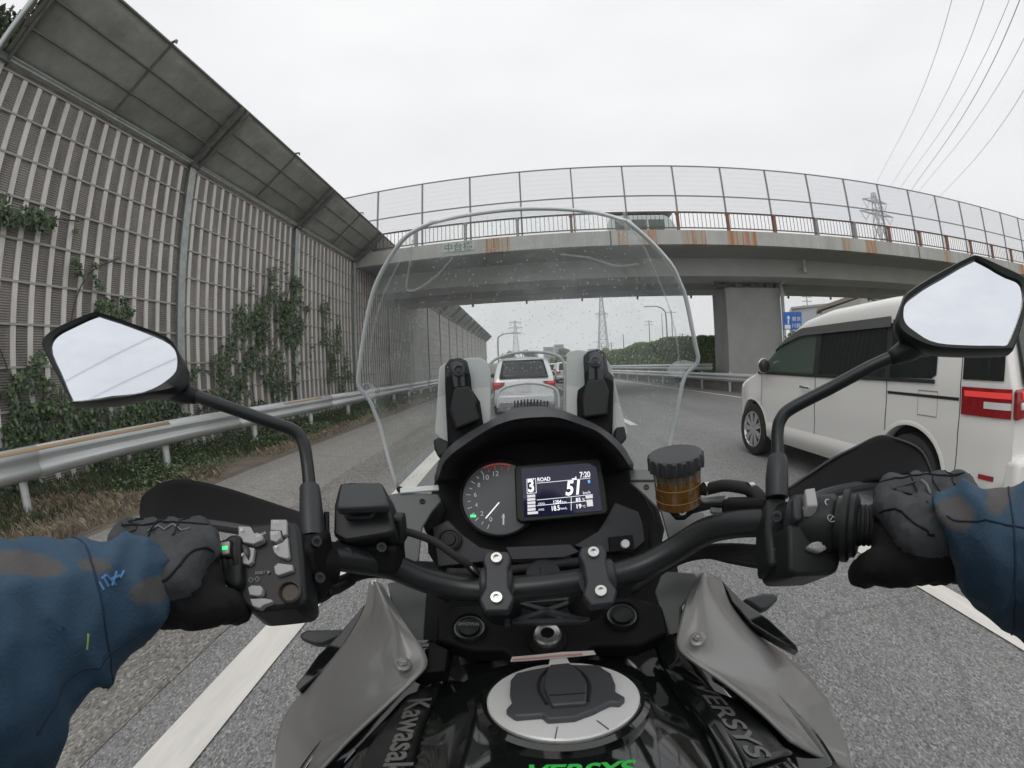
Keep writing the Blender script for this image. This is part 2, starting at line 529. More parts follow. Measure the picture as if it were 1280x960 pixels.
for k in range(12):
    strip('lane_marking', 2.27, 2.43, 9 + k * 12, 15 + k * 12, .008, m_paint)

# --- noise barrier -------------------------------------------------
m_strip = mat('barrier_strip', (.70, .675, .645), .7, var=.18, scale=4, stretch=(1, 1, .3))
m_bar = mat('barrier_bar', (.40, .38, .35), .7)
def louver_mat():
    m = mat('barrier_louver', (.165, .142, .122), .8)
    t = m.node_tree; b = t.nodes['Principled BSDF']
    tcn = t.nodes.new('ShaderNodeTexCoord')
    wv = t.nodes.new('ShaderNodeTexWave'); wv.bands_direction = 'Z'; wv.inputs['Scale'].default_value = 9
    t.links.new(tcn.outputs['Object'], wv.inputs['Vector'])
    n = t.nodes.new('ShaderNodeTexNoise'); n.inputs['Scale'].default_value = 1.2; n.inputs['Detail'].default_value = 8
    t.links.new(tcn.outputs['Object'], n.inputs['Vector'])
    r = t.nodes.new('ShaderNodeValToRGB')
    r.color_ramp.elements[0].position = .32; r.color_ramp.elements[1].position = .7
    r.color_ramp.elements[0].color = (.175, .16, .146, 1); r.color_ramp.elements[1].color = (.30, .28, .258, 1)
    t.links.new(n.outputs['Fac'], r.inputs[0])
    mu = t.nodes.new('ShaderNodeMix'); mu.data_type = 'RGBA'; mu.inputs[7].default_value = (.42, .395, .365, 1)
    pw = t.nodes.new('ShaderNodeMath'); pw.operation = 'MULTIPLY'; pw.inputs[1].default_value = .5
    t.links.new(wv.outputs['Fac'], pw.inputs[0]); t.links.new(pw.outputs[0], mu.inputs[0])
    oi = t.nodes.new('ShaderNodeObjectInfo'); mr = t.nodes.new('ShaderNodeMapRange'); mr.inputs[3].default_value = .82; mr.inputs[4].default_value = 1.16
    t.links.new(oi.outputs['Random'], mr.inputs[0])
    st_ = t.nodes.new('ShaderNodeTexNoise'); st_.inputs['Scale'].default_value = 2.2; st_.inputs['Detail'].default_value = 9
    mp_ = t.nodes.new('ShaderNodeMapping'); mp_.inputs['Scale'].default_value = (1, 1.8, .22); t.links.new(tcn.outputs['Object'], mp_.inputs[0]); t.links.new(mp_.outputs[0], st_.inputs['Vector'])
    m3 = t.nodes.new('ShaderNodeMapRange'); m3.inputs[1].default_value = .35; m3.inputs[2].default_value = .65; m3.inputs[3].default_value = .78; m3.inputs[4].default_value = 1.12
    t.links.new(st_.outputs['Fac'], m3.inputs[0])
    mm_ = t.nodes.new('ShaderNodeMath'); mm_.operation = 'MULTIPLY'; t.links.new(mr.outputs[0], mm_.inputs[0]); t.links.new(m3.outputs[0], mm_.inputs[1])
    sc_ = t.nodes.new('ShaderNodeVectorMath'); sc_.operation = 'SCALE'; t.links.new(mu.outputs[2], sc_.inputs[0]); t.links.new(mm_.outputs[0], sc_.inputs['Scale'])
    t.links.new(r.outputs[0], mu.inputs[6]); t.links.new(sc_.outputs[0], b.inputs['Base Color'])
    bp = t.nodes.new('ShaderNodeBump'); bp.inputs['Strength'].default_value = .7; bp.inputs['Distance'].default_value = .02
    t.links.new(wv.outputs['Fac'], bp.inputs['Height']); t.links.new(bp.outputs[0], b.inputs['Normal'])
    return m
m_louv = louver_mat()
m_canopy = mat('canopy_sheet', (.40, .415, .38), .6, col2=(.24, .235, .215), scale=1.6, detail=10, bump=.3, bscale=3)
m_canopyrib = mat('canopy_rib', (.15, .155, .14), .6, var=.3)
m_brown = mat('rust_patch', (.15, .105, .085), .8, var=.2)
WX, WT = -6.4, 5.68
LX, LZ = -5.2, 6.70
nb = thing('noise_barrier', 'tall slatted noise barrier with a leaning dark canopy on top, left of the road', 'noise barrier', (WX, 6.8, 0))
PITCH = 4.98
# one bay in local coordinates (y 0..PITCH)
pb = MB()
pb.box((-.06, PITCH / 2, WT / 2 - .05), (.04, PITCH - .2, WT - .1))
pan = MB()
pan.box((-.06, PITCH / 2, WT / 2 - .01), (.05, PITCH - .16, WT + .02), 0)
ns = 15
for k in range(ns):
    y = .14 + (k + .5) * (PITCH - .28) / ns
    pan.box((-.022, y, WT / 2 - .03), (.028, .095, WT - .10), 1)
z = WT - .10
while z > .1:
    pan.box((-.014, PITCH / 2, z), (.036, PITCH - .2, .03), 2)
    z -= .56
post = MB()
post.box((.06, 0, WT / 2 - .03), (.012, .2, WT)); post.box((-.06, 0, WT / 2 - .03), (.012, .2, WT)); post.box((0, 0, WT / 2 - .03), (.11, .016, WT - .01))
for z in np.arange(.4, WT, .56): post.box((.07, .06, z), (.012, .03, .03))
# canopy bay: concave sheet of facets leaning over the road
def canp(f, off=0.):
    x = (LX - WX) * f; zz = WT + .02 + (LZ - WT) * (f ** 1.12)
    return np.array([x + off * .64, 0, zz - off * .76])
can = MB()
rows = []
for y in (.02, PITCH - .02):
    rows.append([canp(f) + [0, y, 0] for f in np.linspace(0, 1, 9)])
can.sheet(rows)
canr = MB()
for f in (.36, .66, .985):
    canr.bar(canp(f, .012) + [0, .02, 0], canp(f, .012) + [0, PITCH - .02, 0], .035, .03)
for y in (PITCH * .5,):
    for k in range(8):
        canr.bar(canp(k / 8, .018) + [0, y, 0], canp((k + 1) / 8, .018) + [0, y, 0], .05, .02)
brk = MB()
for dy in (-.11, .11):
    for k in range(8):
        brk.bar(canp(k / 8, .07) + [0, dy, 0], canp((k + 1) / 8, .07) + [0, dy, 0], .05, .13)
brk.box((.03, 0, WT - .02), (.2, .3, .1))
gut = MB(); gut.box((.05, PITCH / 2, WT + .01), (.10, PITCH - .04, .07)); gut.tube([(.13, .1, WT + .03), (.13, PITCH * .3, WT + .02), (.13, PITCH * .8, WT + .035), (.13, PITCH - .1, WT + .02)], .012, 6)
hook = MB(); hook.box((LX - WX + .03, PITCH / 2, LZ + .05), (.1, .05, .02)); hook.box((LX - WX - .02, PITCH / 2, LZ + .02), (.02, .05, .09)); hook.box((LX - WX + .08, PITCH / 2, LZ + .02), (.02, .05, .07))
first = {}
for i, y0 in enumerate([6.79 + PITCH * k for k in range(-2, 17)]):
    ly = y0 - 6.8
    bridge_part = False
    for nm, mb_, mm, sol in (('panel', pan, [m_louv, m_strip, m_bar], 0), ('post', post, m_galv2, 0), ('canopy_sheet', can, m_canopy, .02),
                        ('canopy_rib', canr, m_canopyrib, 0), ('bracket', brk, m_canopyrib, 0), ('gutter_pipe', gut, m_galv2, 0), ('hook', hook, m_canopyrib, 0)):
        if nm in ('canopy_sheet', 'canopy_rib', 'bracket', 'gutter_pipe', 'hook') and i < 1: continue
        if nm == 'hook' and i > 6: continue
        if nm not in first:
            o = mb_.build(nm, mm, nb, local=True, smooth=20, solid=sol, offset=1)
            first[nm] = o; o.location = (0, ly, 0)
        else:
            dup(first[nm], (0, ly, 0), nb)
endcap = MB().prism([canp(f) + [0, 6.79 - PITCH - 6.8 - .1, 0] for f in np.linspace(0, 1, 9)] + [canp(1) + [-.25, 6.79 - PITCH - 6.9, .25], canp(0) + [-.35, 6.79 - PITCH - 6.9, .2]], (0, .03, 0))
endcap.build('end_plate', mat('pale_green_sheet', (.36, .42, .41), .4), nb, local=True)

# --- guardrail -----------------------------------------------------
def w_profile(h=.35):
    p = []
    for zz, xx in ((0, 0), (.03, .015), (.06, .05), (.105, .055), (.14, .02), (.175, .0), (.21, .02), (.245, .055), (.29, .05), (.32, .015), (.35, 0)):
        p.append((xx, zz))
    return p
def rail_mesh(pts, zlow, side=1, seg=None):
    b = MB(); rows = []
    for p in pts:
        rows.append([(p[0] + side * x, p[1], p[2] + zlow + zz) for x, zz in w_profile()])
    return b.sheet(rows)
GX = -5.05
gl = thing('guardrail', 'corrugated galvanised guardrail on posts beside the overgrown verge, in front of the noise barrier', 'guardrail', (GX, 5, 0))
ys = list(np.arange(-6, 90, 1.5))
k = 0
for a in np.arange(-6, 80, 4.3):
    rail_mesh([(GX + (.004 if k % 2 else 0), y, gz(y)) for y in np.linspace(a, a + 4.33, 4)], .43).build('rail', m_galv, gl, solid=.005, smooth=50); k += 1
gp0 = MB().lathe((0, 0, -.3), (0, 0, 1), [(.057, 0), (.057, 1.02), (.05, 1.03)], 20)
gpo = gp0.build('post', m_galv, gl, local=True)
gpo.location = (-.13, 2.43 - 5, 0)
bk = MB().box((.06, 0, .60), (.09, .05, .14)).build('mounting_block', m_galv, gpo, local=True)
for k in range(-3, 30):
    if k == 0: continue
    y = 2.43 + 2.58 * k
    o = dup(gpo, (-.13, y - 5, gz(y)), gl)
    b2 = bk.copy(); COL.objects.link(b2); b2.parent = o
for (ya, yb) in ((.2, 5.0), (8.6, 10.6)):
    MB().sheet([[(GX - .012, y, .772 + gz(y)), (GX + .018, y, .757 + gz(y)), (GX + .055, y, .725 + gz(y))] for y in np.linspace(ya, yb, 6)]).build('rust_stain', m_rust, gl, solid=.002)

# --- verge plants ---------------------------------------------------
def blades(name, n, x0, x1, y0, y1, h, mats_, dens=None, wdt=.012, lean=.5):
    X = rng.uniform(x0, x1, n); Yv = y0 + (y1 - y0) * rng.random(n) ** 1.35
    if dens is not None:
        keep = np.array([dens(a, b) for a, b in zip(X, Yv)]) > rng.random(n)
        X, Yv = X[keep], Yv[keep]
    n = len(X)
    H = rng.uniform(.5, 1.3, n) * h
    az = rng.uniform(0, 2 * math.pi, n); L = rng.uniform(.1, lean, n) * H
    z0 = np.array([gz(q) for q in Yv]) + .02
    wv_ = wdt * (1 + Yv / 9)
    dx, dy = np.cos(az), np.sin(az)
    A = np.stack([X - dy * wv_, Yv + dx * wv_, z0], 1); B = np.stack([X + dy * wv_, Yv - dx * wv_, z0], 1)
    C = np.stack([X + dx * L * .5 + dy * wv_ * .7, Yv + dy * L * .5 - dx * wv_ * .7, z0 + H * .7], 1)
    D = np.stack([X + dx * L, Yv + dy * L, z0 + H * rng.uniform(.75, 1, n)], 1)
    me = bpy.data.meshes.new(name)
    me.from_pydata(np.stack([A, B, C, D], 1).reshape(-1, 3).tolist(), [], np.arange(n * 4).reshape(-1, 4).tolist())
    for q in mats_: me.materials.append(q)
    me.polygons.foreach_set('material_index', rng.integers(0, len(mats_), n).astype('i'))
    o = bpy.data.objects.new(name, me); COL.objects.link(o)
    return o
def nv(a, b, s): return noise.noise(Vector((a * s, b * s, 3.1)))
def weedzone(a, b): 
    edge = -4.55 + .35 * nv(a, b, .5)
    return 0. if a > edge or (b < 3.6 and a > -5.6 and nv(a, b, 1.3) < .1) else min(1, .15 + .9 * max(0, nv(a, b, .8) + .45) + (.4 if a < -5.3 else 0))
o = blades('grass', 52000, -6.35, -4.1, -.5, 34, .14, m_grass, weedzone, wdt=.006)
tag(o, 'low green grass growing under the guardrail along the barrier foot', 'grass', kind='stuff')
o = blades('dry_grass', 34000, -6.2, -4.0, .6, 26, .11, m_straw, lambda a, b: max(0, .12 + 1.5 * nv(a + 9, b, 1.1) + (.6 if b < 4.2 else 0) + (.12 if a > -4.6 else 0)), wdt=.004, lean=1.3)
tag(o, 'dry straw lying on the bare soil at the road edge', 'dry grass', kind='stuff')
def groundcover(n, x0, x1, y0, y1, f):
    X = rng.uniform(x0, x1, n); Yv = y0 + (y1 - y0) * rng.random(n) ** 1.2
    keep = np.array([f(a, b) for a, b in zip(X, Yv)]) > rng.random(n)
    X, Yv = X[keep], Yv[keep]
    Z = np.array([gz(q) for q in Yv]) + rng.random(len(X)) ** 1.5 * .22 + .03
    return np.stack([X, Yv, Z], 1)
P = groundcover(60000, -6.3, -4.15, 1.2, 22, lambda a, b: 0 if a > -4.35 + .5 * nv(a, b, .6) or (b < 4.3 and nv(a, b, .9) < .18 + (4.3 - b) * .2) else min(1, max(0, .35 + 1.3 * nv(a + 4, b, .55))))
o = leaf_mesh('creeping_weeds', P, [(0, 0, 1)] * len(P), .05, None, mats=m_leaf)
tag(o, 'creeping leafy weeds spreading over the verge under the guardrail', 'weeds', kind='stuff')

# --- climbers on the barrier ----------------------------------------
def climber(label, blobs, n, stems, size=.085):
    """blobs: (y, z, ry, rz) ellipses on the barrier face"""
    y0 = blobs[0][0]
    root = thing('climbing_vine', label, 'vine', (WX + .1, y0, 0), 'climbing vines on the barrier')
    P = []
    tot = sum(b[2] * b[3] for b in blobs)
    for (cy, cz, ry, rz) in blobs:
        k = int(n * ry * rz / tot)
        a = rng.uniform(0, 2 * math.pi, k); r = np.sqrt(rng.random(k))
        yy = cy + ry * r * np.cos(a); zz = cz + rz * r * np.sin(a)
        for q, s in zip(yy, zz):
            e = ((q - cy) / ry) ** 2 + ((s - cz) / rz) ** 2
            nn = noise.noise(Vector((q * 1.5, s * 1.5, cy))) + .6 * noise.noise(Vector((q * 4.5, s * 4.5, cy + 5)))
            if nn * 1.6 + .07 - e * .5 > 0 and s > 0:
                P.append((WX + .03 + rng.random() * (.12 + .25 * max(0, nn) * (1 - e * .7)), q, s))
    leaf_mesh('foliage', P, [(1, 0, .3)] * len(P), size, None, root, mats=m_leaf, jitter=.5)
    for s_ in stems:
        MB().tube(smooth_pts([(WX + .03, a, b) for a, b in s_], 4), .012, 5).build('stem', m_bark, root)
climber('bushy dark green climber spreading up the barrier right of the left mirror stem', [(10.8, 2.3, 1.9, 1.9), (11.6, 3.0, 1.1, 1.1), (9.3, 1.7, 1.3, 1.6), (8.4, 1.0, 1.0, 1.1)], 15000,
        [[(10.5, .1), (10.3, 1.5), (10.9, 2.6), (11.5, 3.9)], [(9.5, .1), (9.4, 1.4), (9.9, 2.7), (10.0, 3.6)], [(11.6, .1), (11.8, 1.8), (12.6, 3.2), (12.9, 3.5)]])
climber('thick green climber covering the barrier foot behind the left mirror', [(4.0, .75, 1.7, .85), (5.7, .85, 1.6, .95), (2.0, .9, 1.3, 1.3), (7.0, .8, .9, .9), (3.4, 1.3, .5, .8)], 15000,
        [[(3, .1), (3.2, 1), (2.8, 1.9)], [(5, .1), (5.3, .9), (5.2, 1.7)], [(6.8, .1), (6.6, 1.2), (6.9, 1.9)]])
climber('thin trailing climber reaching across the slats at the far left above the mirror', [(2.2, 3.62, .85, .26), (3.2, 3.62, .85, .14), (1.6, 2.9, .4, .6)], 2300, [[(1.1, 2.4), (1.8, 3.3), (2.6, 3.6), (4.1, 3.8)], [(1.5, .2), (1.3, 1.6), (1.6, 2.9)]])
climber('small sparse climber on the slats just above the left mirror', [(4.3, 3.0, .75, .22), (5.0, 2.6, .45, .3)], 1000, [[(4.2, 1.2), (4.1, 2.2), (4.4, 3.0), (5.1, 3.4)]])
climber('sparse dark climber on the slats beyond the second barrier post', [(14.2, 2.6, 1.0, 1.3), (15.0, 1.2, 1.2, .9)], 3200, [[(14, .1), (14.2, 1.5), (13.8, 2.9), (14.4, 3.9)]])

# --- tree behind barrier, far left -----------------------------------
def tree(name, label, cat, x, y, h, cr, n, mats_, group=None, leaf=.12, z0=None, trunk=.14):
    z0 = gz(y) if z0 is None else z0
    root = thing(name, label, cat, (x, y, z0), group)
    t = MB(); t.tube(smooth_pts([(x, y, z0), (x + .1, y, z0 + h * .35), (x - .05, y + .1, z0 + h * .8)], 4), list(np.linspace(trunk, trunk * .35, 9)), 8)
    C = []
    for k in range(9):
        a = rng.uniform(0, 6.28); r = cr * rng.uniform(.2, .8); zz = z0 + h * rng.uniform(.5, .95)
        c = (x + r * math.cos(a), y + r * math.sin(a), zz); C.append((c, cr * rng.uniform(.35, .6)))
        t.tube([(x, y, z0 + h * .4), ((x + c[0]) / 2, (y + c[1]) / 2, z0 + h * .6), c], [trunk * .4, trunk * .25, trunk * .08], 6)
    t.build('trunk', m_bark, root)
    P = []
    for c, r in C:
        d = rng.normal(0, 1, (n // 9, 3)); d /= np.linalg.norm(d, axis=1)[:, None]
        q = np.array(c) + d * (r * rng.random((n // 9, 1)) ** .45) * [1, 1, .8]
        P.append(q)
    P = np.concatenate(P)
    leaf_mesh('crown', P, P - np.array([x, y, z0 + h * .6]), leaf, None, root, mats=mats_, jitter=2)
    return root
tree('broadleaf_tree', 'dark green leafy tree rising behind the barrier at the top left corner', 'tree', -8.6, 2.6, 9.6, 1.6, 9000, m_leaf, leaf=.17)

# --- right side: concrete wall, rails, hedge -------------------------
RX = 8.75
cw = thing('concrete_wall', 'low mossy concrete retaining wall behind the right edge line, below the hedge', 'wall', (RX, 20, 0))
rows = []
b = MB()
for y in np.arange(-6, 130, 6.):
    b.add([], [])
    for z0_, z1_, xo in ((-.6, .52, 0),):
        v = [(RX + xo, y, gz(y) + z0_), (RX + xo, y + 5.97, gz(y + 6) + z0_), (RX + xo, y + 5.97, gz(y + 6) + z1_), (RX + xo, y, gz(y) + z1_)]
        b.prism(v, (.3, 0, 0))
b.build('wall_block', m_oldc, cw, smooth=0)
gr = thing('guardrail', 'double galvanised guardrail running along the low concrete wall right of the road', 'guardrail', (RX - .2, 20, 0))
rail_mesh([(RX - .16, y, gz(y)) for y in np.arange(-2, 125, 3)], .42, -1).build('rail', m_galv, gr, solid=.005, smooth=50)
rail_mesh([(RX + .5, y, gz(y)) for y in np.arange(20, 125, 3)], .82, -1).build('rail', m_galv, gr, solid=.005, smooth=50)
rp = MB().lathe((0, 0, -.2), (0, 0, 1), [(.06, 0), (.06, 1.0), (.03, 1.02)], 12).build('post', m_galv, gr, local=True)
rp.location = (.10, -18, 0)
for k in range(1, 40):
    y = 2 + k * 3.0
    dup(rp, (.10, y - 20, gz(y)), gr)
hx = 9.9
hd = thing('hedge', 'long bright green ivy covered hedge above the concrete wall right of the road', 'hedge', (hx + .6, 30, 0))
def hprof(y): return gz(y) + (2.75 if y > 20 else 2.35) + .12 * math.sin(y * .7) + .15 * math.sin(y * .23)
b = MB(); rows = []
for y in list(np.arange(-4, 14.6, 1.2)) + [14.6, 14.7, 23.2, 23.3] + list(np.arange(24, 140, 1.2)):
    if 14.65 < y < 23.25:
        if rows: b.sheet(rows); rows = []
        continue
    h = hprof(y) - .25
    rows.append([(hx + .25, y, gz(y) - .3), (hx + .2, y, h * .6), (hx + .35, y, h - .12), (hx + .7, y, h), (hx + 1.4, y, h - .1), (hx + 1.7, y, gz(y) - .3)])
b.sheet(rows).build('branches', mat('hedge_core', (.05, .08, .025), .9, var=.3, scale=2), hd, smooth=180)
n = 85000
yy = -4 + 144 * rng.random(n) ** 1.7; tt = rng.random(n)
P = []; N = []
for y, t_ in zip(yy, tt):
    if 14.6 < y < 23.3: continue
    h = hprof(y)
    if t_ < .72:
        zz = gz(y) + .3 + (t_ / .72) * (h - gz(y) - .35)
        P.append((hx + .12 + .1 * noise.noise(Vector((y * 1.3, zz * 1.5, 0))) + rng.normal(0, .07), y, zz)); N.append((-1, 0, .5))
    else:
        P.append((hx + .1 + (t_ - .72) / .28 * 1.7, y, h + rng.normal(0, .06) - .05 + .12 * noise.noise(Vector((y * 1.1, t_ * 9, 2))))); N.append((-.2, 0, 1))
for _ in range(2600):
    P.append((hx + .1 + rng.random() * 1.7, 23.3 + rng.random() * .5, gz(23) + .2 + rng.random() * 2.5)); N.append((-.2, -1, .4))
P = np.array(P)
leaf_mesh('foliage', P, N, .075 + .005 * np.maximum(P[:, 1], 0) + rng.uniform(-.02, .03, len(P)), None, hd, mats=m_hedge, jitter=.6)

# ================================================================== OVERPASS (8 degrees askew to the road)
SK = R_(8)
tn = np.array([math.cos(SK), -math.sin(SK), 0]); nn_ = np.array([math.sin(SK), math.cos(SK), 0]); up_ = np.array([0, 0, 1.])
def B(s, n, z): return tn * s + nn_ * n + up_ * z
AX = (tn, nn_, up_)
br = thing('overpass_bridge', 'concrete road bridge with rust stained edge crossing over the whole road', 'bridge', B(9, 20, 0))
S0, S1 = -26, 60
N0, N1 = 16.0, 27.0
MB().box(B((S0 + S1) / 2, (N0 + N1) / 2, 5.72), (S1 - S0, N1 - N0 - .5, .42), 0, AX).build('deck', m_concd, br, smooth=0)
# edge beam in pours, some streaked with rust
rusty = [(-3.3, -2.4), (1.55, 1.95), (2.45, 3.0), (4.0, 4.9), (5.75, 7.0), (11.0, 11.5), (12.3, 12.9), (17.4, 18.0), (20.3, 20.7), (24.2, 25.0)]
cuts = sorted(set([S0, S1] + [q for r in rusty for q in r]))
fb = MB(); fr_ = MB()
for a, c in zip(cuts[:-1], cuts[1:]):
    isr = any(abs(a - r[0]) < 1e-6 for r in rusty)
    fb.add([B(a, N0, 5.45), B(c, N0, 5.45), B(c, N0, 6.0), B(a, N0, 6.0), B(a, N0 + .3, 6.0), B(c, N0 + .3, 6.0), B(a, N0 + .3, 5.45), B(c, N0 + .3, 5.45)],
           [(0, 1, 2, 3), (3, 2, 5, 4), (0, 6, 7, 1)], 1 if isr else 0)
fb.build('edge_beam', [m_concs, m_concr], br, smooth=0)
MB().box(B((S0 + S1) / 2, N1 + .0, 5.75), (S1 - S0, .3, .6), 0, AX).build('edge_beam', m_concs, br, smooth=0)
m_jt = mat('dark_joint', (.17, .10, .07), .9)
for s in (1.3, 15.6, 19.6): MB().box(B(s, N0 - .004, 5.72), (.05, .02, .54), 0, AX).build('drip_streak', m_jt, br, smooth=0)
# girders
m_web = mat('pale_girder', (.56, .57, .56), .75, var=.1, scale=.6)
for n0, n1 in ((18.6, 20.6), (22.6, 24.8)):
    g = MB(); g.box(B((S0 + S1) / 2, (n0 + n1) / 2, 5.12), (S1 - S0, n1 - n0, .78), 0, AX)
    g.build('girder', m_web, br, smooth=0)
for s in np.arange(S0, S1, 6.1): MB().box(B(s + .7, 21.6, 5.2), (.3, 2.0, .5), 0, AX).build('cross_beam', m_concd, br, smooth=0)
# railing
rl = thing('tmp', '', '')
for kk in ('label', 'category'):
    if kk in rl: del rl[kk]
drop(rl)
h = MB(); h.bar(B(S0, N0 + .12, 6.74), B(S1, N0 + .12, 6.74), .07, .055); h.bar(B(S0, N0 + .12, 6.12), B(S1, N0 + .12, 6.12), .04, .04)
h.build('handrail', m_raildark, br, smooth=0)
h = MB()
for s in np.arange(S0, S1, .165): h.bar(B(s, N0 + .12, 6.12), B(s, N0 + .12, 6.72), .018, .018, up=nn_)
bl = h.build('railing_bars', m_raildark, br, smooth=0)
def stuffless(o): return o
pr = MB().box((0, 0, .37), (.10, .14, .74), 0, AX).box((0, 0, .68), (.14, .17, .05), 0, AX)
bx, by, bz = base_of(br)
rust_idx = {-1: 0, 0: 0, 1: 1, 2: 1, 3: 1, 4: 1, 5: 0, 6: 0, 7: 1, 8: 1}
prots = {}
for k in range(-12, 24):
    s = -.1 + 2.0 * k
    r = 1 if (k in (0, 2, 3, 4) or k > 6) else 0
    P = B(s, N0 + .11, 6.0) - np.array([bx, by, bz])
    if r not in prots:
        o = pr.build('railing_post', m_railrust if r else m_railgrey, br, local=True, smooth=0); o.location = V(P); prots[r] = o
    else: dup(prots[r], P, br)
fp = MB().box((0, 0, 1.38), (.055, .07, 2.76), 0, AX)
fo = None
for k in range(-12, 24):
    s = .02 + 1.98 * k
    P = B(s, N0 + .34, 6.0) - np.array([bx, by, bz])
    if fo is None: fo = fp.build('fence_post', m_fence, br, local=True, smooth=0); fo.location = V(P)
    else: dup(fo, P, br)
h = MB()
for z in (8.74, 7.47): h.bar(B(S0, N0 + .30, z), B(S1, N0 + .30, z), .035, .045)
h.build('fence_rail', m_fence, br, smooth=0)
h = MB()
for z in np.arange(6.9, 8.7, .2): h.bar(B(S0, N0 + .3, z), B(S1, N0 + .3, z), .003, .003)
h.build('fence_wire', mat('fence_wire_grey', (.5, .5, .51), .6), br, smooth=0)
# mesh screen of the fence as a translucent gauze with real thickness
gz_m = clear_mat('fence_gauze', (.97, .97, .975), .10, (.55, .55, .57), .0)
MB().box(B((S0 + S1) / 2, N0 + .325, 7.8), (S1 - S0, .006, 1.85), 0, AX).build('fence_mesh', gz_m, br, smooth=0)
# far-side railing (seen above the deck as a thin line)
h = MB(); h.bar(B(S0, N1 - .2, 6.6), B(S1, N1 - .2, 6.6), .06, .05); 
for s in np.arange(S0, S1, 2.): h.bar(B(s, N1 - .2, 6.0), B(s, N1 - .2, 6.6), .06, .06, up=nn_)
h.build('far_railing', m_raildark, br, smooth=0)
# pier
pm = MB()
for z0_, z1_, g in ((-.8, 4.45, 0),):
    pm.box(B(8.35, 21.3, 1.85), (2.9, 2.2, 5.3), 0, AX)
pm.build('pier', m_conc, br, bevel=.05, smooth=0)
for s in (6.75, 7.6, 8.4, 9.2, 9.75): MB().box(B(s, 20.4, 4.60), (.3, .4, .24), 0, AX).build('bearing', m_canopyrib, br, smooth=0)
MB().bar(B(6.2, 20.0, 4.52), B(7.0, 20.0, 4.52), .2, .05).bar(B(6.35, 20.0, 4.53), B(6.35, 20.0, 4.8), .06, .06).build('inspection_bracket', m_canopyrib, br, smooth=0)
dp = MB()
q = [(9.75, 19.9, -.4), (9.75, 19.9, 4.5), (9.72, 19.9, 4.62), (10.0, 19.0, 4.95), (10.3, 18.4, 5.05), (10.28, 18.3, 5.5)]
dp.tube([B(*p) for p in q], .085, 12)
dp.lathe(B(9.75, 19.9, 4.05), (0, 0, 1), [(.16, 0), (.16, .14), (.1, .2)], 14)
dp.lathe(B(10.3, 18.35, 5.0), (0, 0, 1), [(.12, -.1), (.12, .1)], 14)
dp.build('drain_pipe', m_galv, br, smooth=50)
# bolts / drip pipes under the far edge
for s in np.arange(-6, 20, 3.1): MB().box(B(s, 24.85, 4.66), (.1, .1, .14), 0, AX).build('drip_pipe', m_canopyrib, br, smooth=0)
# abutment on the left, hidden behind the barrier
MB().box(B(-17, 21.5, 2.4), (14, 11, 6.2), 0, AX).build('abutment', m_conc, br, smooth=0)
MB().box(B(46, 21.5, 2.4), (26, 11, 6.2), 0, AX).build('abutment', m_conc, br, smooth=0)
# name plate with the bridge's name
m_green = mat('sign_green', (.10, .17, .12), .6)
m_white = mat('white_paint', (.8, .8, .78), .4)
MB().box(B(-4.35, N0 - .012, 5.78), (1.25, .02, .34), 0, AX).build('name_plate', mat('plate_pale', (.50, .55, .50), .6), br, smooth=0)
writing('name_plate_writing', '中台橋', B(-4.9, N0 - .026, 5.66), B(-3.8, N0 - .026, 5.66), -nn_, m_green, br, hscale=.9, bold=.012)

# ================================================================== BACKGROUND
m_pyl = mat('pylon_steel', (.36, .37, .39), .6)
m_pole = mat('pole_concrete', (.30, .30, .30), .7)
def pylon(label, x, y, h, w0, arms, thin=.12, aw=4.5):
    root = thing('power_pylon', label, 'pylon', (x, y, -1), 'lattice power pylons')
    b = MB()
    def cr(z): return w0 / 2 * (1 - z / h) + w0 * .07
    lv = list(np.linspace(0, h, 11))
    for sx in (-1, 1):
        for sy in (-1, 1):
            b.bar((x + sx * cr(0), y + sy * cr(0), -1), (x + sx * cr(h), y + sy * cr(h), h), thin, thin)
    for a, c in zip(lv[:-1], lv[1:]):
        for sx, sy, tx, ty in ((-1, -1, 1, -1), (1, -1, 1, 1), (-1, 1, 1, 1), (-1, -1, -1, 1)):
            b.bar((x + sx * cr(a), y + sy * cr(a), a), (x + tx * cr(c), y + ty * cr(c), c), thin * .6, thin * .6)
            b.bar((x + tx * cr(a), y + ty * cr(a), a), (x + sx * cr(c), y + sy * cr(c), c), thin * .6, thin * .6)
            b.bar((x + sx * cr(c), y + sy * cr(c), c), (x + tx * cr(c), y + ty * cr(c), c), thin * .6, thin * .6)
    b.build('lattice_tower', m_pyl, root, smooth=0)
    for z, L in arms:
        a = MB()
        for s in (-1, 1):
            a.bar((x, y - .6, z), (x + s * L, y, z + .3), thin, thin); a.bar((x, y + .6, z), (x + s * L, y, z + .3), thin, thin)
            a.bar((x, y, z + 1.6), (x + s * L, y, z + .3), thin * .8, thin * .8)
            for f in (.4, .7): a.bar((x + s * L * f, y, z), (x + s * L * (f - .15), y, z + 1.6 - 1.3 * (f - .15)), thin * .5, thin * .5)
        a.build('cross_arm', m_pyl, root, smooth=0)
        for s in (-1, 1):
            i = MB(); i.tube([(x + s * L, y, z + .3), (x + s * (L * .72), y, z - 2.6)], .12, 6); i.tube([(x + s * L * .42, y, z + .3), (x + s * (L * .72), y, z - 2.6)], .12, 6)
            i.build('insulator', m_pyl, root, smooth=0)
    return root
pylon('largest power pylon, standing behind the right part of the bridge fence', 118.5, 108, 53.8, 8, [(50.6, 6.2), (46.2, 8.6), (34.6, 8.6)], .28)
pylon('faint slender pylon seen through the windscreen left of its centre', -2, 420, 40, 7, [(38, 6), (33, 7), (28, 6)], .4)
pylon('tall faint pylon seen through the windscreen right of its centre', 51, 265, 43, 6, [(41, 3.4), (28, 4)], .3)
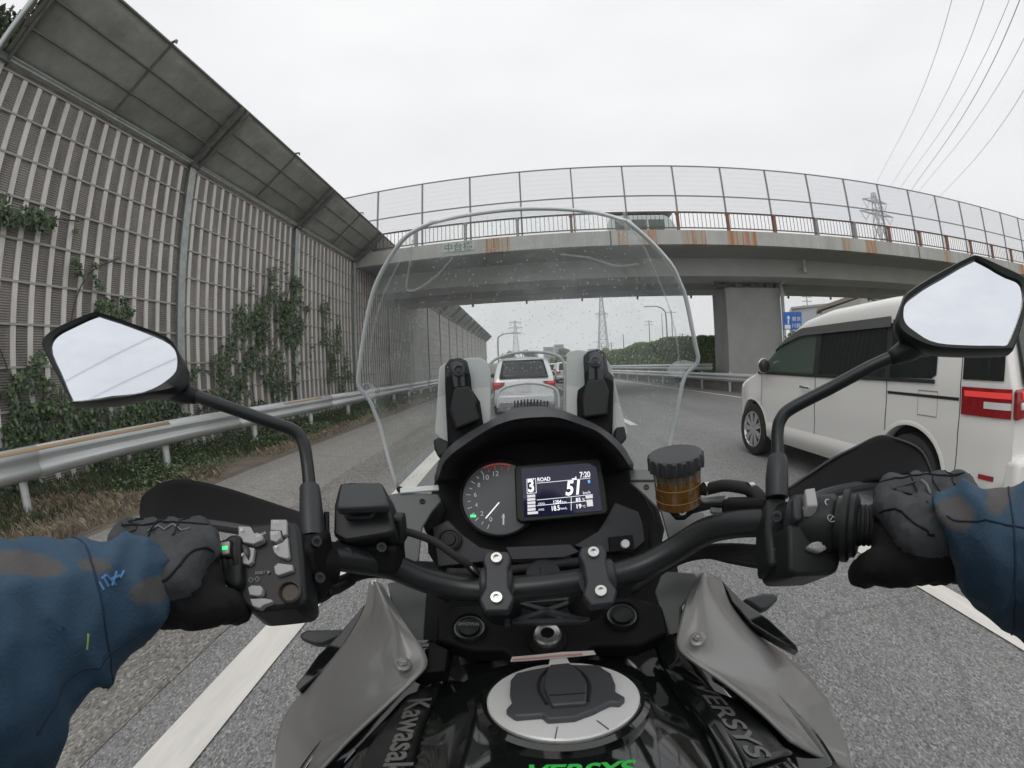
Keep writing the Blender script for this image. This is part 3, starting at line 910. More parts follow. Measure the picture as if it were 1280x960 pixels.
m_wire = mat('power_line', (.42, .43, .45), .6)
tops = [(1180, 0), (1219, 0), (1249, 0), (1262, 0), (1279, 22), (1279, 90)]
ends = [(1096, 228), (1112, 236), (1122, 240), (1135, 244), (1142, 248), (1160, 262)]
for k, ((x1, y1), (x0, y0)) in enumerate(zip(tops, ends)):
    a = pt(x0, y0, D=165.); b_ = pt(x1, y1, D=75.)
    d = b_ - a
    P = [a + d * t - np.array([0, 0, 2.0 * math.sin(math.pi * t / 1.6) ** 2]) for t in np.linspace(0, 3.2, 26)]
    o = MB().tube(P, .045 if k != 3 else .07, 5).build('power_line', m_wire)
    tag(o, ['leftmost', 'second', 'third', 'fourth and thickest', 'fifth', 'rightmost and lowest'][k] + ' of the six overhead wires at the top right, counted from the left', 'power line', 'overhead power lines')
def pole(label, x, y, h, arms=0, r=.14, lean=0.):
    root = thing('utility_pole', label, 'utility pole', (x, y, gz(y)), 'distant utility poles')
    b = MB(); b.tube([(x, y, gz(y)), (x + lean, y, h)], [r, r * .6], 8); b.build('pole_shaft', m_pole, root)
    for k in range(arms):
        MB().bar((x - 1 + lean, y, h - .4 - k * .7), (x + 1 + lean, y, h - .4 - k * .7), .1, .1).build('crossarm', m_pole, root, smooth=0)
def ppx(label, x, y0, y1, D, arms=0, r=.15, x2=None):
    top = pt(x, y0, Y=D)
    pole(label, top[0], D, top[2], arms, r, 0)
def seg_len(): pass
ppx('utility pole with crossarms just right of the tall faint pylon', 764, 428, 0, 150, 2, .22)
ppx('bare utility pole between the pylon and the far street lamp', 779, 418, 0, 120, 0, .2)
ppx('utility pole with crossarms under the far street lamp head', 811, 400, 0, 100, 2, .18)
ppx('leftmost of the two tall bare poles above the hedge', 827, 392, 0, 90, 0, .13)
ppx('tallest bare pole above the hedge near the windscreen edge', 839, 388, 0, 85, 1, .15)
ppx('short pole standing low above the hedge beside the windscreen edge', 853, 416, 0, 110, 1, .15)
ppx('utility pole with many wires between the bridge pier and the van roof', 1008, 368, 0, 60, 3, .13)
def lamp(label, x, y, h, L, side):
    root = thing('street_lamp', label, 'street lamp', (x, y, gz(y)), 'curved street lamps')
    P = smooth_pts([(x, y, gz(y)), (x, y, h * .8), (x + side * L * .12, y, h * .95), (x + side * L * .5, y, h + .05), (x + side * L, y, h + .1)], 5)
    MB().tube(P, list(np.linspace(.10, .05, len(P))), 8).build('mast', m_pole, root)
    MB().box((x + side * (L + .35), y, h + .08), (.8, .28, .14)).build('lamp_head', m_galv, root, bevel=.03)
a = pt(622, 418, Y=55); lamp('street lamp with a curved arm beside the far end of the barrier', a[0], 55, a[2], 2.1, 1)
a = pt(815, 384, Y=48); lamp('street lamp above the hedge, its head pointing left over the road', a[0] + 1.6, 48, a[2], 1.8, -1)
a = pt(742, 428, Y=130); lamp('tiny far street lamp over the distant traffic', a[0] + 2.4, 130, a[2], 2.2, -1)

# blue direction sign behind the pier
m_blue = mat('sign_blue', (.02, .13, .48), .4)
sg = thing('direction_sign', 'blue road sign with white arrows and lettering between the pier and the white van', 'sign', pt(990, 402, D=16.4) * [1, 1, 0])
spl = plane(990, 402, 16.4, (-.55, -.83, 0))
plate('sign_panel', [(979, 390), (1002, 390), (1002, 412), (979, 412)], spl, .04, m_blue, sg, bevel=0)
mwb = []
def spoly(px, lift=.02): return MB().prism([on(spl, x, y) + spl[1] * lift for x, y in px], -spl[1] * .01)
s_ = MB()
for px in ([(983, 398), (985.5, 394), (988, 398)], [(984.7, 398), (986.3, 398), (986.3, 405), (984.7, 405)], [(981, 406), (988, 406), (988, 411), (981, 411)]):
    s_.prism([on(spl, x, y) + spl[1] * .01 for x, y in px], -spl[1] * .01)
s_.build('arrow', m_white, sg, smooth=0)
writing('sign_writing', '東京', on(spl, 990, 401), on(spl, 1001, 401), spl[1], m_white, sg, extrude=.006)
writing('sign_writing', '川越', on(spl, 990, 409), on(spl, 1001, 409), spl[1], m_white, sg, extrude=.006)
q = pt(991, 412, D=16.5)
MB().tube([(q[0], q[1], -1), (q[0], q[1] + .1, q[2] + .5)], .03, 8).build('post', m_galv, sg)

# house with a gabled roof behind the van
hs = thing('house', 'low house with a broad brown green roof seen under the bridge above the van', 'house', (44, 33, 0))
a = pt(1022, 384, D=52); b_ = pt(1078, 364, D=52); c_ = pt(1130, 384, D=52)
d_ = np.array([.55, .75, 0]) * 6
MB().prism([a, b_, c_, c_ - [0, 0, .5], b_ - [0, 0, .45], a - [0, 0, .35]], d_).build('roof', mat('roof_brown', (.20, .185, .15), .8, var=.2), hs, smooth=0)
MB().prism([a * .98 + [.6, 0, 0] - [0, 0, .4], b_ - [0, 0, .6], c_ - [1, 0, .5], [c_[0] - 1, c_[1], 0], [a[0] + 1, a[1], 0]], d_ * .9 + [0.2, .3, 0]).build('wall', mat('house_wall', (.42, .41, .38), .8), hs, smooth=0)
# distant low building with a pale flat roof (grey shed left of the house)
sh = thing('warehouse', 'pale grey shed behind the blue sign under the bridge', 'building', pt(1000, 390, D=60) * [1, 1, 0])
a = pt(989, 385, D=60); b_ = pt(1035, 380, D=60)
MB().prism([a, b_, [b_[0], b_[1], 0], [a[0], a[1], 0]], (3, 5, 0)).build('wall', mat('shed_grey', (.45, .47, .5), .7), sh, smooth=0)
MB().prism([a + [-.2, -.3, .1], b_ + [.2, -.3, .1], b_ + [.2, -.3, -.15], a + [-.2, -.3, -.15]], (3.4, 5.5, 0)).build('roof', m_concd, sh, smooth=0)
# far town beyond the traffic
tm = [mat('town_pale', (.42, .43, .45), .8, var=.2), mat('town_grey', (.28, .30, .32), .8, var=.2), mat('town_brown', (.33, .30, .28), .8)]
m_fw = mat('far_window', (.10, .11, .12), .3)
spots = [(668, 9, 8, 'pale low block on the skyline just right of the silver hatchback roof'), (686, 12, 13, 'grey block, tallest on the skyline between the hatchback and the right bracket'),
         (699, 11, 16, 'brownish tower block on the skyline right beside the right edge of the screen frame'), (741, 10, 12, 'pale block on the skyline hidden largely by the right screen bracket'), (772, 9, 8, 'low grey block on the skyline left of the hedge end')]
for k, (x, wd, hh, lb) in enumerate(spots):
    Y = 330 + 37 * (k % 4)
    q = pt(x, 450, Y=Y)
    t = thing('apartment_building', lb, 'building', (q[0], Y, -1), 'distant buildings on the skyline')
    wdt = wd * Y / 560
    MB().box((q[0], Y, hh * .5 - 1), (wdt, 12, hh)).build('wall', tm[k % 3], t, smooth=0)
    MB().box((q[0], Y, hh - .8), (wdt * 1.04, 12.5, .4)).build('roof', tm[1], t, smooth=0)
    for z in np.arange(1.5, hh - 1.6, 3): MB().box((q[0], Y - 6.02, z), (wdt * .8, .06, 1.2)).build('window_row', m_fw, t, smooth=0)
for k, (x, lb) in enumerate(((634, 'distant round tree on the skyline between the barrier end and the hatchback'), (662, 'distant tree rising behind the middle of the hatchback roof'), (706, 'distant dark tree at the right edge of the screen frame opening'),
                             (757, 'distant tree left of the far hedge end, nearest the right bracket'), (780, 'distant tree standing directly above the far end of the hedge'))):
    Y = 170 + 25 * (k % 3)
    q = pt(x, 450, Y=Y)
    tree('distant_tree', lb, 'tree', q[0], Y, 6 + (k % 3), 3.2, 900, m_leaf, 'distant trees on the skyline', .8, -1, .25)

# ================================================================== VEHICLES
m_wpaint = mat('white_car_paint', (.82, .815, .79), .22, coat=.6)
m_spaint = mat('silver_car_paint', (.74, .75, .76), .25, metal=.15, coat=.5)
m_rpaint = mat('dark_car_paint', (.16, .05, .05), .25, coat=.5)
m_glass = mat('tinted_glass', (.014, .017, .018), .04, spec=.45)
m_glass2 = mat('green_glass', (.07, .10, .085), .05, spec=.8)
m_trim = mat('black_trim', (.02, .02, .021), .45)
m_tyre = mat('tyre_rubber', (.025, .025, .025), .85, bump=.3, bscale=80)
m_alloy = mat('alloy_rim', (.62, .62, .63), .25, metal=.8)
m_chrome = mat('chrome', (.8, .8, .8), .08, metal=1)
m_red = mat('lamp_red', (.30, .010, .015), .12, coat=.6, var=.3, scale=18)
m_redlit = mat('brake_lamp', (.8, .05, .05), .2, emit=(1, .10, .08), estr=.22)
m_lens = mat('lamp_lens', (.75, .75, .74), .1, coat=.5)
m_dark = mat('underbody', (.012, .012, .012), .9)
m_cabin = mat('cabin_trim', (.10, .10, .095), .8)

class Body:
    """car body: length along +y (nose), width along x, as an analytic closed surface"""
    def __init__(s, L, W, zt, zb, belt, tumble=.17, rc=.13, plan=None):
        s.L, s.W, s.zt_, s.zb_, s.belt, s.tumble, s.rc, s.plan = L, W, zt, zb, belt, tumble, rc, plan
    def interp(s, tab, y):
        xs = [q[0] for q in tab]; ys_ = [q[1] for q in tab]
        def f(v): return float(np.interp(v, xs, ys_))
        return (f(y - .05) + 2 * f(y) + f(y + .05)) / 4
    def zt(s, y): return s.interp(s.zt_, y)
    def zb(s, y): return s.interp(s.zb_, y)
    def w(s, y): return s.interp(s.plan, y) * s.W / 2
    def x(s, y, z):
        zt, zb, W = s.zt(y), s.zb(y), s.w(y)
        q = 1 - .035 * max(0, (.55 - z) / .35) ** 2
        q *= 1 + .012 * math.exp(-((z - .78) / .10) ** 2)
        xx = W * q - max(0, z - s.belt) * s.tumble
        rc = min(s.rc, (zt - zb) * .4)
        if z > zt - rc: xx -= W * .55 * (1 - math.sqrt(max(0, 1 - ((z - zt + rc) / rc) ** 2))) ** 1.4
        if z < zb + .06: xx -= .05 * ((zb + .06 - z) / .06)
        return max(xx, .02)
    def mesh(s, n=90):
        rows = []
        for i in range(n + 1):
            y = s.L * i / n
            zt, zb = s.zt(y), s.zb(y)
            zs = [zb + (zt - s.rc - zb) * t for t in np.linspace(0, 1, 16)] + [zt - s.rc + s.rc * t for t in (.25, .5, .7, .85, .95, 1)]
            R = [(s.x(y, z), y, z) for z in zs]
            xt = s.x(y, zt)
            R += [(xt * f, y, zt + .02 * (1 - f * f)) for f in (.75, .4, 0)]
            Lh = [(-a, b, c) for a, b, c in reversed(R[:-1])]
            rows.append(R + Lh)
        return rows
def patch_side(bd, side, pts, off=.006, ny=10):
    """window or panel on the flank; pts: (y,z) outline given as top and bottom polylines [(y, zlow, zhigh)...]"""
    rows = []
    ys_ = np.linspace(pts[0][0], pts[-1][0], ny * (len(pts) - 1) + 1)
    lo = np.interp(ys_, [p[0] for p in pts], [p[1] for p in pts]); hi = np.interp(ys_, [p[0] for p in pts], [p[2] for p in pts])
    for y, a, b in zip(ys_, lo, hi):
        rows.append([(side * (bd.x(y, z) + off), y, z) for z in np.linspace(a, b, 8)])
    return rows
def wheel(root, x, y, r, wd, name='wheel', spokes=10, side=-1):
    t = MB()
    t.lathe((x, y, r), (side, 0, 0), [(r * .66, -wd / 2), (r * .9, -wd / 2), (r * .985, -wd * .36), (r, 0), (r * .985, wd * .36), (r * .92, wd * .47), (r * .74, wd / 2), (r * .68, wd * .42)], 40, caps=False)
    o = t.build(name, m_tyre, root, local=True, smooth=30)
    rm = MB()
    rm.lathe((x, y, r), (side, 0, 0), [(r * .70, wd * .05), (r * .70, wd * .44), (r * .66, wd * .47), (r * .63, wd * .40), (r * .60, wd * .05)], 40, caps=False)
    rm.lathe((x, y, r), (side, 0, 0), [(.02, wd * .2), (r * .16, wd * .2), (r * .16, wd * .36), (r * .05, wd * .40), (.001, wd * .40)], 20)
    for k in range(spokes):
        a = 2 * math.pi * k / spokes
        for da in (-.12, .12):
            p0 = (x + side * wd * .32, y + r * .13 * math.cos(a + da), r + r * .13 * math.sin(a + da)); p1 = (x + side * wd * .40, y + r * .66 * math.cos(a + da * .9), r + r * .66 * math.sin(a + da * .9))
            rm.bar(p0, p1, .034, .026, up=(side, 0, 0))
    rm.build('rim', m_alloy, o, local=True, smooth=30)
    dk = MB().lathe((x, y, r), (side, 0, 0), [(r * .66, wd * .02), (r * .2, wd * .04), (.001, wd * .04)], 30, caps=False)
    dk.build('brake_disc', m_trim, o, local=True)
    return o
def cut_arches(o, arches, W):
    bpy.context.view_layer.update()
    for y, z, r in arches:
        c = MB().lathe((-W, y, z), (1, 0, 0), [(r, 0), (r, 2 * W)], 40).build('cut', m_dark, None, smooth=0)
        c.matrix_world = o.matrix_world
        q = o.modifiers.new('b', 'BOOLEAN'); q.operation = 'DIFFERENCE'; q.object = c; q.solver = 'EXACT'
        bpy.context.view_layer.update()
        finalize(o); drop(c)
    o.data.shade_smooth(); o.data.set_sharp_from_angle(angle=R_(32))

# --- white minivan in the right lane ---------------------------------
van = thing('minivan', 'white minivan with dark tinted rear windows driving in the right lane beside the motorcycle', 'minivan', (4.02, 1.58, 0))
bd = Body(4.62, 1.80,
          zt=[(0, 1.02), (.04, 1.25), (.14, 1.62), (.26, 1.77), (.5, 1.84), (1.4, 1.87), (2.3, 1.84), (2.75, 1.77), (3.1, 1.60), (3.5, 1.34), (3.85, 1.14), (4.1, 1.08), (4.35, 1.00), (4.52, .86), (4.62, .62)],
          zb=[(0, .42), (.3, .30), (.8, .27), (3.9, .26), (4.62, .30)], belt=1.12, tumble=.17, rc=.12,
          plan=[(0, .90), (.12, .955), (.4, .99), (1, 1.), (3.6, 1.), (4.0, .98), (4.3, .92), (4.5, .80), (4.62, .58)])
o = MB().loft(bd.mesh()).build('body', m_wpaint, van, local=True, smooth=30)
RXL, FXL = 1.02, 3.87
cut_arches(o, [(RXL, .36, .42), (FXL, .36, .40)], 1.3)
MB().box((0, 2.3, .55), (1.5, 4.2, .5)).build('underbody', m_dark, van, local=True, smooth=0)
for y, r in ((RXL, .42), (FXL, .40)):
    for sd in (-1, 1):
        a = MB()
        a.loft([[(sd * (bd.x(y + rr * math.cos(t), .36 + rr * math.sin(t)) + dd), y + rr * math.cos(t), .36 + rr * math.sin(t)) for t in np.linspace(-.12, math.pi + .12, 30)] for rr, dd in ((r - .01, -.10), (r - .008, .006), (r + .015, .008), (r + .03, .001))], caps=False, closed=False)
        a.build('wheel_arch', m_wpaint, van, local=True, smooth=60)
for y in (RXL, FXL):
    for sd in (-1, 1): wheel(van, sd * .79, y, .35, .23, side=sd, spokes=9)
for sd in (-1, 1):
    MB().sheet(patch_side(bd, sd, [(3.66, 1.13, 1.17), (3.52, 1.12, 1.31), (3.12, 1.13, 1.51), (2.85, 1.13, 1.59), (2.47, 1.13, 1.625)][::-1])).build('front_side_window', m_glass2, van, local=True, smooth=180)
    MB().sheet(patch_side(bd, sd, [(2.38, 1.13, 1.625), (2.0, 1.13, 1.63), (1.40, 1.14, 1.63), (1.36, 1.14, 1.63)][::-1])).build('rear_side_window', m_glass, van, local=True, smooth=180)
    MB().sheet(patch_side(bd, sd, [(1.29, 1.14, 1.63), (.90, 1.15, 1.62), (.80, 1.15, 1.58), (.745, 1.18, 1.50)][::-1])).build('rear_side_window', m_glass, van, local=True, smooth=180)
    MB().sheet(patch_side(bd, sd, [(.47, 1.16, 1.52), (.2, 1.16, 1.56), (.10, 1.16, 1.42)][::-1], off=.009)).build('rear_quarter_glass', m_glass, van, local=True, smooth=180)
    for y0, y1 in ((2.37, 2.48), (1.28, 1.37)):
        MB().sheet(patch_side(bd, sd, [(y0, 1.13, 1.60), (y1, 1.13, 1.60)], off=.004)).build('black_pillar', m_trim, van, local=True, smooth=180)
    # rain visors over the side windows
    MB().sheet(patch_side(bd, sd, [(3.40, 1.37, 1.395), (3.1, 1.47, 1.53), (2.75, 1.55, 1.635), (1.30, 1.57, 1.66)][::-1], off=.03)).build('rain_visor', mat('smoked_visor', (.12, .12, .12), .12, spec=.8), van, local=True, smooth=180)
    MB().sheet(patch_side(bd, sd, [(3.70, 1.10, 1.135), (2.5, 1.10, 1.135), (.75, 1.115, 1.145)][::-1], off=.010)).build('window_sill_trim', m_trim, van, local=True, smooth=180)
    a = MB()
    for y0, z0_, z1_ in ((2.43, .40, 1.65), (1.325, .66, 1.65)):
        a.sheet([[(sd * (bd.x(q, z) + .0015), q, z) for z in np.linspace(z0_, z1_, 24)] for q in (y0 - .005, y0 + .005)])
    a.sheet([[(sd * (bd.x(q, z) + .0015), q, z) for z in np.linspace(.47, 1.12, 20)] for q in (3.60, 3.61)])
    a.sheet([[(sd * (bd.x(q, z) + .0015), q, z) for z in np.linspace(.50, 1.70, 30)] for q in (.485, .493)])
    a.sheet([[(sd * (bd.x(q, z) + .0015), q, z) for z in (.405, .412)] for q in np.linspace(1.5, 3.6, 20)])
    a.build('panel_gap', m_trim, van, local=True, smooth=180)
    MB().sheet([[(sd * (bd.x(q, z) + .004), q, z) for z in (1.005, 1.028)] for q in np.linspace(.5, 1.31, 14)]).build('slide_rail', m_trim, van, local=True, smooth=180)
    MB().sheet([[(sd * (bd.x(q, z) + .022 * math.sin(math.pi * (z - .33) / .17)), q, z) for z in np.linspace(.33, .50, 7)] for q in np.linspace(1.46, 3.45, 20)]).build('side_sill', m_wpaint, van, local=True, smooth=180)
    a = MB()
    for q0, q1, z0_, z1_ in ((.72, .94, .86, .87), (.72, .94, 1.05, 1.06)):
        a.sheet([[(sd * (bd.x(q, z) + .002), q, z) for z in (z0_, z1_)] for q in np.linspace(q0, q1, 5)])
    for q0 in (.72, .935):
        a.sheet([[(sd * (bd.x(q, z) + .002), q, z) for z in np.linspace(.86, 1.06, 6)] for q in (q0, q0 + .005)])
    a.build('fuel_flap', mat('gap_grey', (.30, .30, .29), .6), van, local=True)
    for yy in (2.60, 2.2):
        MB().bar((sd * (bd.x(yy, 1.0) + .03), yy - .09, .985), (sd * (bd.x(yy, 1.0) + .03), yy + .09, .99), .02, .028).bar((sd * (bd.x(yy, 1.0) + .01), yy - .07, .985), (sd * (bd.x(yy, 1.0) + .035), yy - .08, .985), .02, .02).build('door_handle', m_chrome if yy > 2.4 else m_wpaint, van, local=True, bevel=.006)
    # mirror
    MB().ball((sd * (bd.x(3.55, 1.15) + .10), 3.40, 1.21), (.08, .065, .095)).bar((sd * bd.x(3.5, 1.1), 3.52, 1.14), (sd * (bd.x(3.5, 1.1) + .09), 3.52, 1.17), .05, .04).build('wing_mirror', m_chrome if sd < 0 else m_wpaint, van, local=True)
    MB().ball((sd * (bd.x(3.55, 1.15) + .105), 3.375, 1.21), (.076, .056, .088)).build('mirror_glass', m_trim, van, local=True)
    # tail lamps
    MB().sheet(patch_side(bd, sd, [(.47, .915, 1.11), (.2, .915, 1.11), (.06, .915, 1.11), (.03, .915, 1.11)][::-1], off=.012)).build('tail_lamp', m_red, van, local=True, smooth=180)
    MB().box((sd * .66, -.006, 1.01), (.36, .05, .20)).build('tail_lamp', m_red, van, local=True, bevel=.02)
    MB().box((sd * .64, -.035, 1.07), (.28, .02, .05)).build('brake_lamp', m_redlit, van, local=True, bevel=.01)
    MB().sheet(patch_side(bd, sd, [(.26, .972, 1.018), (.03, .972, 1.018)][::-1], off=.017)).build('reversing_lamp', m_lens, van, local=True, smooth=180)
    MB().sheet(patch_side(bd, sd, [(.44, 1.045, 1.085), (.03, 1.045, 1.085)][::-1], off=.018)).build('brake_lamp', m_redlit, van, local=True, smooth=180)
    MB().box((sd * .64, -.034, 1.0), (.30, .02, .05)).build('reversing_lamp', m_lens, van, local=True, bevel=.01)
    MB().sheet(patch_side(bd, sd, [(.26, .485, .52), (.12, .485, .52)][::-1], off=.006)).build('reflector', m_red, van, local=True, smooth=180)
    MB().sheet([[(sd * (bd.x(y, z) + .004), y, z) for z in np.linspace(.74, .96 + (4.5 - y) * .1, 6)] for y in np.linspace(4.15, 4.52, 8)]).build('headlight', m_lens, van, local=True, smooth=180)
MB().box((0, -.0, .53), (1.66, .16, .26)).build('rear_bumper', m_wpaint, van, local=True, bevel=.05, bseg=3)
MB().prism([(-.70, -.0, 1.14), (.70, -.0, 1.14), (.62, .15, 1.66), (-.62, .15, 1.66)], (0, -.03, -.01)).build('rear_window', m_glass, van, local=True, bevel=.01)
MB().sheet([[(x * (1 - .1 * t), 3.92 - .95 * t + .012, bd.zt(3.92 - .95 * t) + .012 - abs(x) ** 3 * .06) for x in np.linspace(-.78, .78, 9)] for t in np.linspace(0, 1, 12)]).build('windscreen', m_glass, van, local=True, smooth=180)
MB().box((.42, -.045, .87), (.05, .012, .035)).build('badge', m_chrome, van, local=True, bevel=.004)

# --- silver hatchback ahead -------------------------------------------
def hatch(name, label, x, y, paint, scale=1., group=None, wag=1.58, lit=True):
    root = thing(name, label, 'car', (x, y, gz(y + 1)), group)
    b_ = Body(4.2, 1.70, zt=[(0, .82), (.05, .98), (.28, 1.25), (.52, wag - .08), (.75, wag - .02), (1.5, wag), (2.4, wag - .04), (2.9, wag - .18), (3.3, 1.02), (3.9, .90), (4.12, .78), (4.2, .5)],
              zb=[(0, .36), (.2, .24), (3.9, .22), (4.2, .3)], belt=.95, tumble=.30, rc=.10,
              plan=[(0, .90), (.15, .97), (.5, 1), (3.6, 1), (4.0, .9), (4.2, .68)])
    o = MB().loft(b_.mesh(50)).build('body', paint, root, local=True, smooth=30)
    MB().box((0, 2.1, .4), (1.4, 3.8, .4)).build('underbody', m_dark, root, local=True, smooth=0)
    for yy in (.72, 3.3):
        for sd in (-1, 1):
            t = MB(); t.lathe((sd * .745, yy, .31), (sd, 0, 0), [(.19, -.1), (.3, -.1), (.31, 0), (.3, .1), (.2, .115), (.001, .09)], 28)
            t.build('wheel', m_tyre, root, local=True)
    W = []
    for t in np.linspace(0, 1, 6):
        z = 1.0 + (wag - .10 - 1.0) * t
        y_ = float(np.interp(z, [.98, 1.25, wag - .08], [.05, .28, .52])) - .03
        W.append([(f * (.66 - .10 * t), y_, z + .02) for f in np.linspace(-1, 1, 7)])
    MB().sheet(W).build('rear_window', m_glass, root, local=True, solid=.01, smooth=180)
    for sd in (-1, 1):
        MB().prism([(sd * .84, .03, .92), (sd * .50, -.02, .92), (sd * .56, -.02, .80), (sd * .84, .02, .70)], (0, -.03, 0)).build('tail_lamp', m_red, root, local=True, bevel=.012)
        MB().box((sd * .72, -.02, .88), (.16, .03, .05)).build('brake_lamp', m_redlit if lit else m_red, root, local=True)
        MB().box((sd * .68, -.045, .50), (.16, .03, .07)).build('reflector', m_red, root, local=True)
        MB().sheet(patch_side(b_, sd, [(.75, .98, 1.25), (1.0, .98, wag - .15), (2.3, .97, wag - .15), (2.9, .97, 1.10)], off=.006)).build('side_window', m_glass, root, local=True, smooth=180)
        MB().ball((sd * .95, 2.75, 1.02), (.10, .06, .08)).build('wing_mirror', m_trim, root, local=True)
    MB().box((0, -.02, .45), (1.60, .14, .24)).build('rear_bumper', paint, root, local=True, bevel=.05)
    MB().box((0, -.05, .33), (1.3, .1, .1)).build('bumper_skirt', m_trim, root, local=True, bevel=.02)
    MB().box((0, -.025, .74), (.34, .02, .165)).build('number_plate', m_white, root, local=True, smooth=0)
    MB().tube([(0, .9, wag), (0, .78, wag + .18)], .006, 5).build('aerial', m_trim, root, local=True)
    return root
hatch('hatchback', 'silver hatchback directly ahead of the motorcycle, seen through the windscreen opening', .12, 11.9, m_spaint)
hatch('car', 'dark red car ahead in the right lane, half hidden by the bracket', 3.55, 21, m_rpaint, lit=True)
for k, (x, y, p_, lb) in enumerate([(3.6, 33, m_spaint, 'first small silver car beyond the dark red car in the distant queue'), (3.6, 46, m_wpaint, 'small white car further up the distant queue in the right lane'), (.2, 38, m_wpaint, 'white car far ahead in the left lane of the queue'),
                                     (3.7, 62, m_trim, 'tiny black car far up the queue'), (.3, 58, m_spaint, 'tiny silver car far up the left lane')]):
    hatch('car', lb, x, y, p_)
# --- small van crossing the bridge ------------------------------------
kv = thing('light_van', 'small pale green van crossing the bridge behind the railing', 'van', B(1.45, 19.9, 5.93), rz=-SK)
kb = Body(1.48 * 2.25, 1.5, zt=[(0, 1.0), (.1, 1.72), (.3, 1.78), (2.6, 1.78), (2.9, 1.6), (3.2, 1.0), (3.33, .6)], zb=[(0, .25), (3.33, .25)], belt=1., tumble=.12, rc=.12, plan=[(0, .93), (.2, 1), (3, 1), (3.33, .8)])
m_kv = mat('pale_green_paint', (.50, .56, .55), .3, coat=.4)
def turn(rows): return [[(y, -x, z) for x, y, z in r] for r in rows]
MB().loft(turn(kb.mesh(40))).build('body', m_kv, kv, local=True)
for a, c in ((.35, 1.0), (1.1, 1.75), (1.85, 2.55)):
    MB().sheet(turn(patch_side(kb, 1, [(a, 1.0, 1.5), (c, 1.0, 1.5)], off=.006))).build('side_window', m_glass2, kv, local=True)
MB().box((1.6, 0, 1.83), (2.8, 1.3, .06)).build('roof_panel', mat('roof_green', (.13, .20, .19), .4), kv, local=True, bevel=.02)
for x in (.6, 2.7):
    for sd in (-.7, .7):
        MB().lathe((x, sd, .27), (0, 1, 0), [(.1, -.08), (.26, -.08), (.27, 0), (.26, .08), (.1, .08)], 20).build('wheel', m_tyre, kv, local=True)

# ================================================================== MOTORCYCLE
m_blk = mat('satin_black_plastic', (.015, .016, .017), .42, spec=.3, bump=.12, bscale=900)
m_blkm = mat('matt_black_plastic', (.010, .010, .011), .6, spec=.14, bump=.15, bscale=700)
m_gry = mat('dark_grey_plastic', (.034, .036, .040), .42, spec=.4, bump=.1, bscale=800)
m_bar_ = mat('handlebar_black', (.022, .024, .025), .34, metal=.3)
m_gloss = mat('gloss_black_paint', (.008, .009, .009), .07, coat=1.)
m_carb = mat('knee_panel', (.016, .017, .018), .33, coat=.25)
m_fair = mat('titanium_grey_paint', (.27, .266, .26), .40, metal=.35, coat=.45)
m_fairi = mat('inner_grey_plastic', (.11, .115, .115), .4)
m_btn = mat('button_grey', (.34, .34, .345), .5)
m_steel = mat('bolt_steel', (.6, .6, .58), .25, metal=.9)
m_ring = mat('cap_ring', (.74, .74, .73), .38, metal=.2)
m_cap = mat('cap_grey', (.055, .057, .062), .45)
m_rub = mat('rubber', (.018, .018, .018), .75)
m_edge = mat('acrylic_edge', (.62, .65, .66), .08, coat=1.)
m_acry = clear_mat('windscreen_acrylic', (.94, .96, .955), .095, (.84, .88, .88), .07, dust=True)
m_defl = mat('deflector_grey', (.50, .51, .51), .35)
m_amber = mat('brake_fluid', (.15, .075, .022), .12, coat=.6, var=.25, scale=60)
m_led = mat('green_led', (.05, .6, .2), .3, emit=(.05, 1, .25), estr=1.0)
m_scr = mat('display_glass', (.006, .006, .016), .06, emit=(.012, .012, .04), estr=.6)
m_txt = mat('display_white', (.8, .8, .85), .4, emit=(.9, .92, 1), estr=.75)
m_blu = mat('display_blue', (.1, .4, .8), .4, emit=(.1, .45, 1), estr=.8)
m_dial = mat('dial_face', (.045, .05, .052), .3, emit=(.05, .055, .06), estr=.25)
m_dialm = mat('dial_mark', (.5, .5, .5), .4, emit=(.5, .5, .5), estr=.3)
m_dred = mat('dial_red', (.5, .05, .04), .4, emit=(.6, .05, .04), estr=.4)
m_lab = mat('sticker', (.55, .50, .48), .5)
m_pink = mat('sticker_red', (.45, .22, .20), .5)
m_wgrey = mat('lettering_grey', (.15, .15, .145), .35)
m_grn = mat('lettering_green', (.03, .50, .07), .4)
m_mirr = mat('mirror_silver', (.74, .775, .83), .03, metal=1, col2=(.68, .71, .77), scale=14, stretch=(1, 1, 3.5), detail=3)

bike = thing('motorcycle', 'black and grey touring motorcycle seen from the saddle with a tall clear windscreen', 'motorcycle', (.02, .3, 0))
def bolt(parent, c, n, r=.0052, h=.004, name='bolt', m=None):
    b = MB().lathe(c, n, [(r, -.002), (r, h * .7), (r * .88, h), (r * .5, h), (r * .45, h * .4), (.0001, h * .4)], 20)
    return b.build(name, m or m_steel, parent, smooth=30)

# --- handlebar
bar = [(300, 700, .40), (345, 697, .42), (400, 694, .435), (450, 700, .455), (490, 708, .475), (530, 724, .485), (570, 734, .485), (610, 738, .48), (683, 733, .475), (755, 722, .48),
       (800, 710, .485), (840, 689, .485), (880, 665, .475), (920, 655, .46), (970, 653, .445), (1020, 654, .43), (1070, 657, .42)]
BP = smooth_pts([pt(x, y, D=d) for x, y, d in bar], 5)
hb = MB().tube(BP, .0142, 24).build('handlebar', m_bar_, bike, smooth=180)
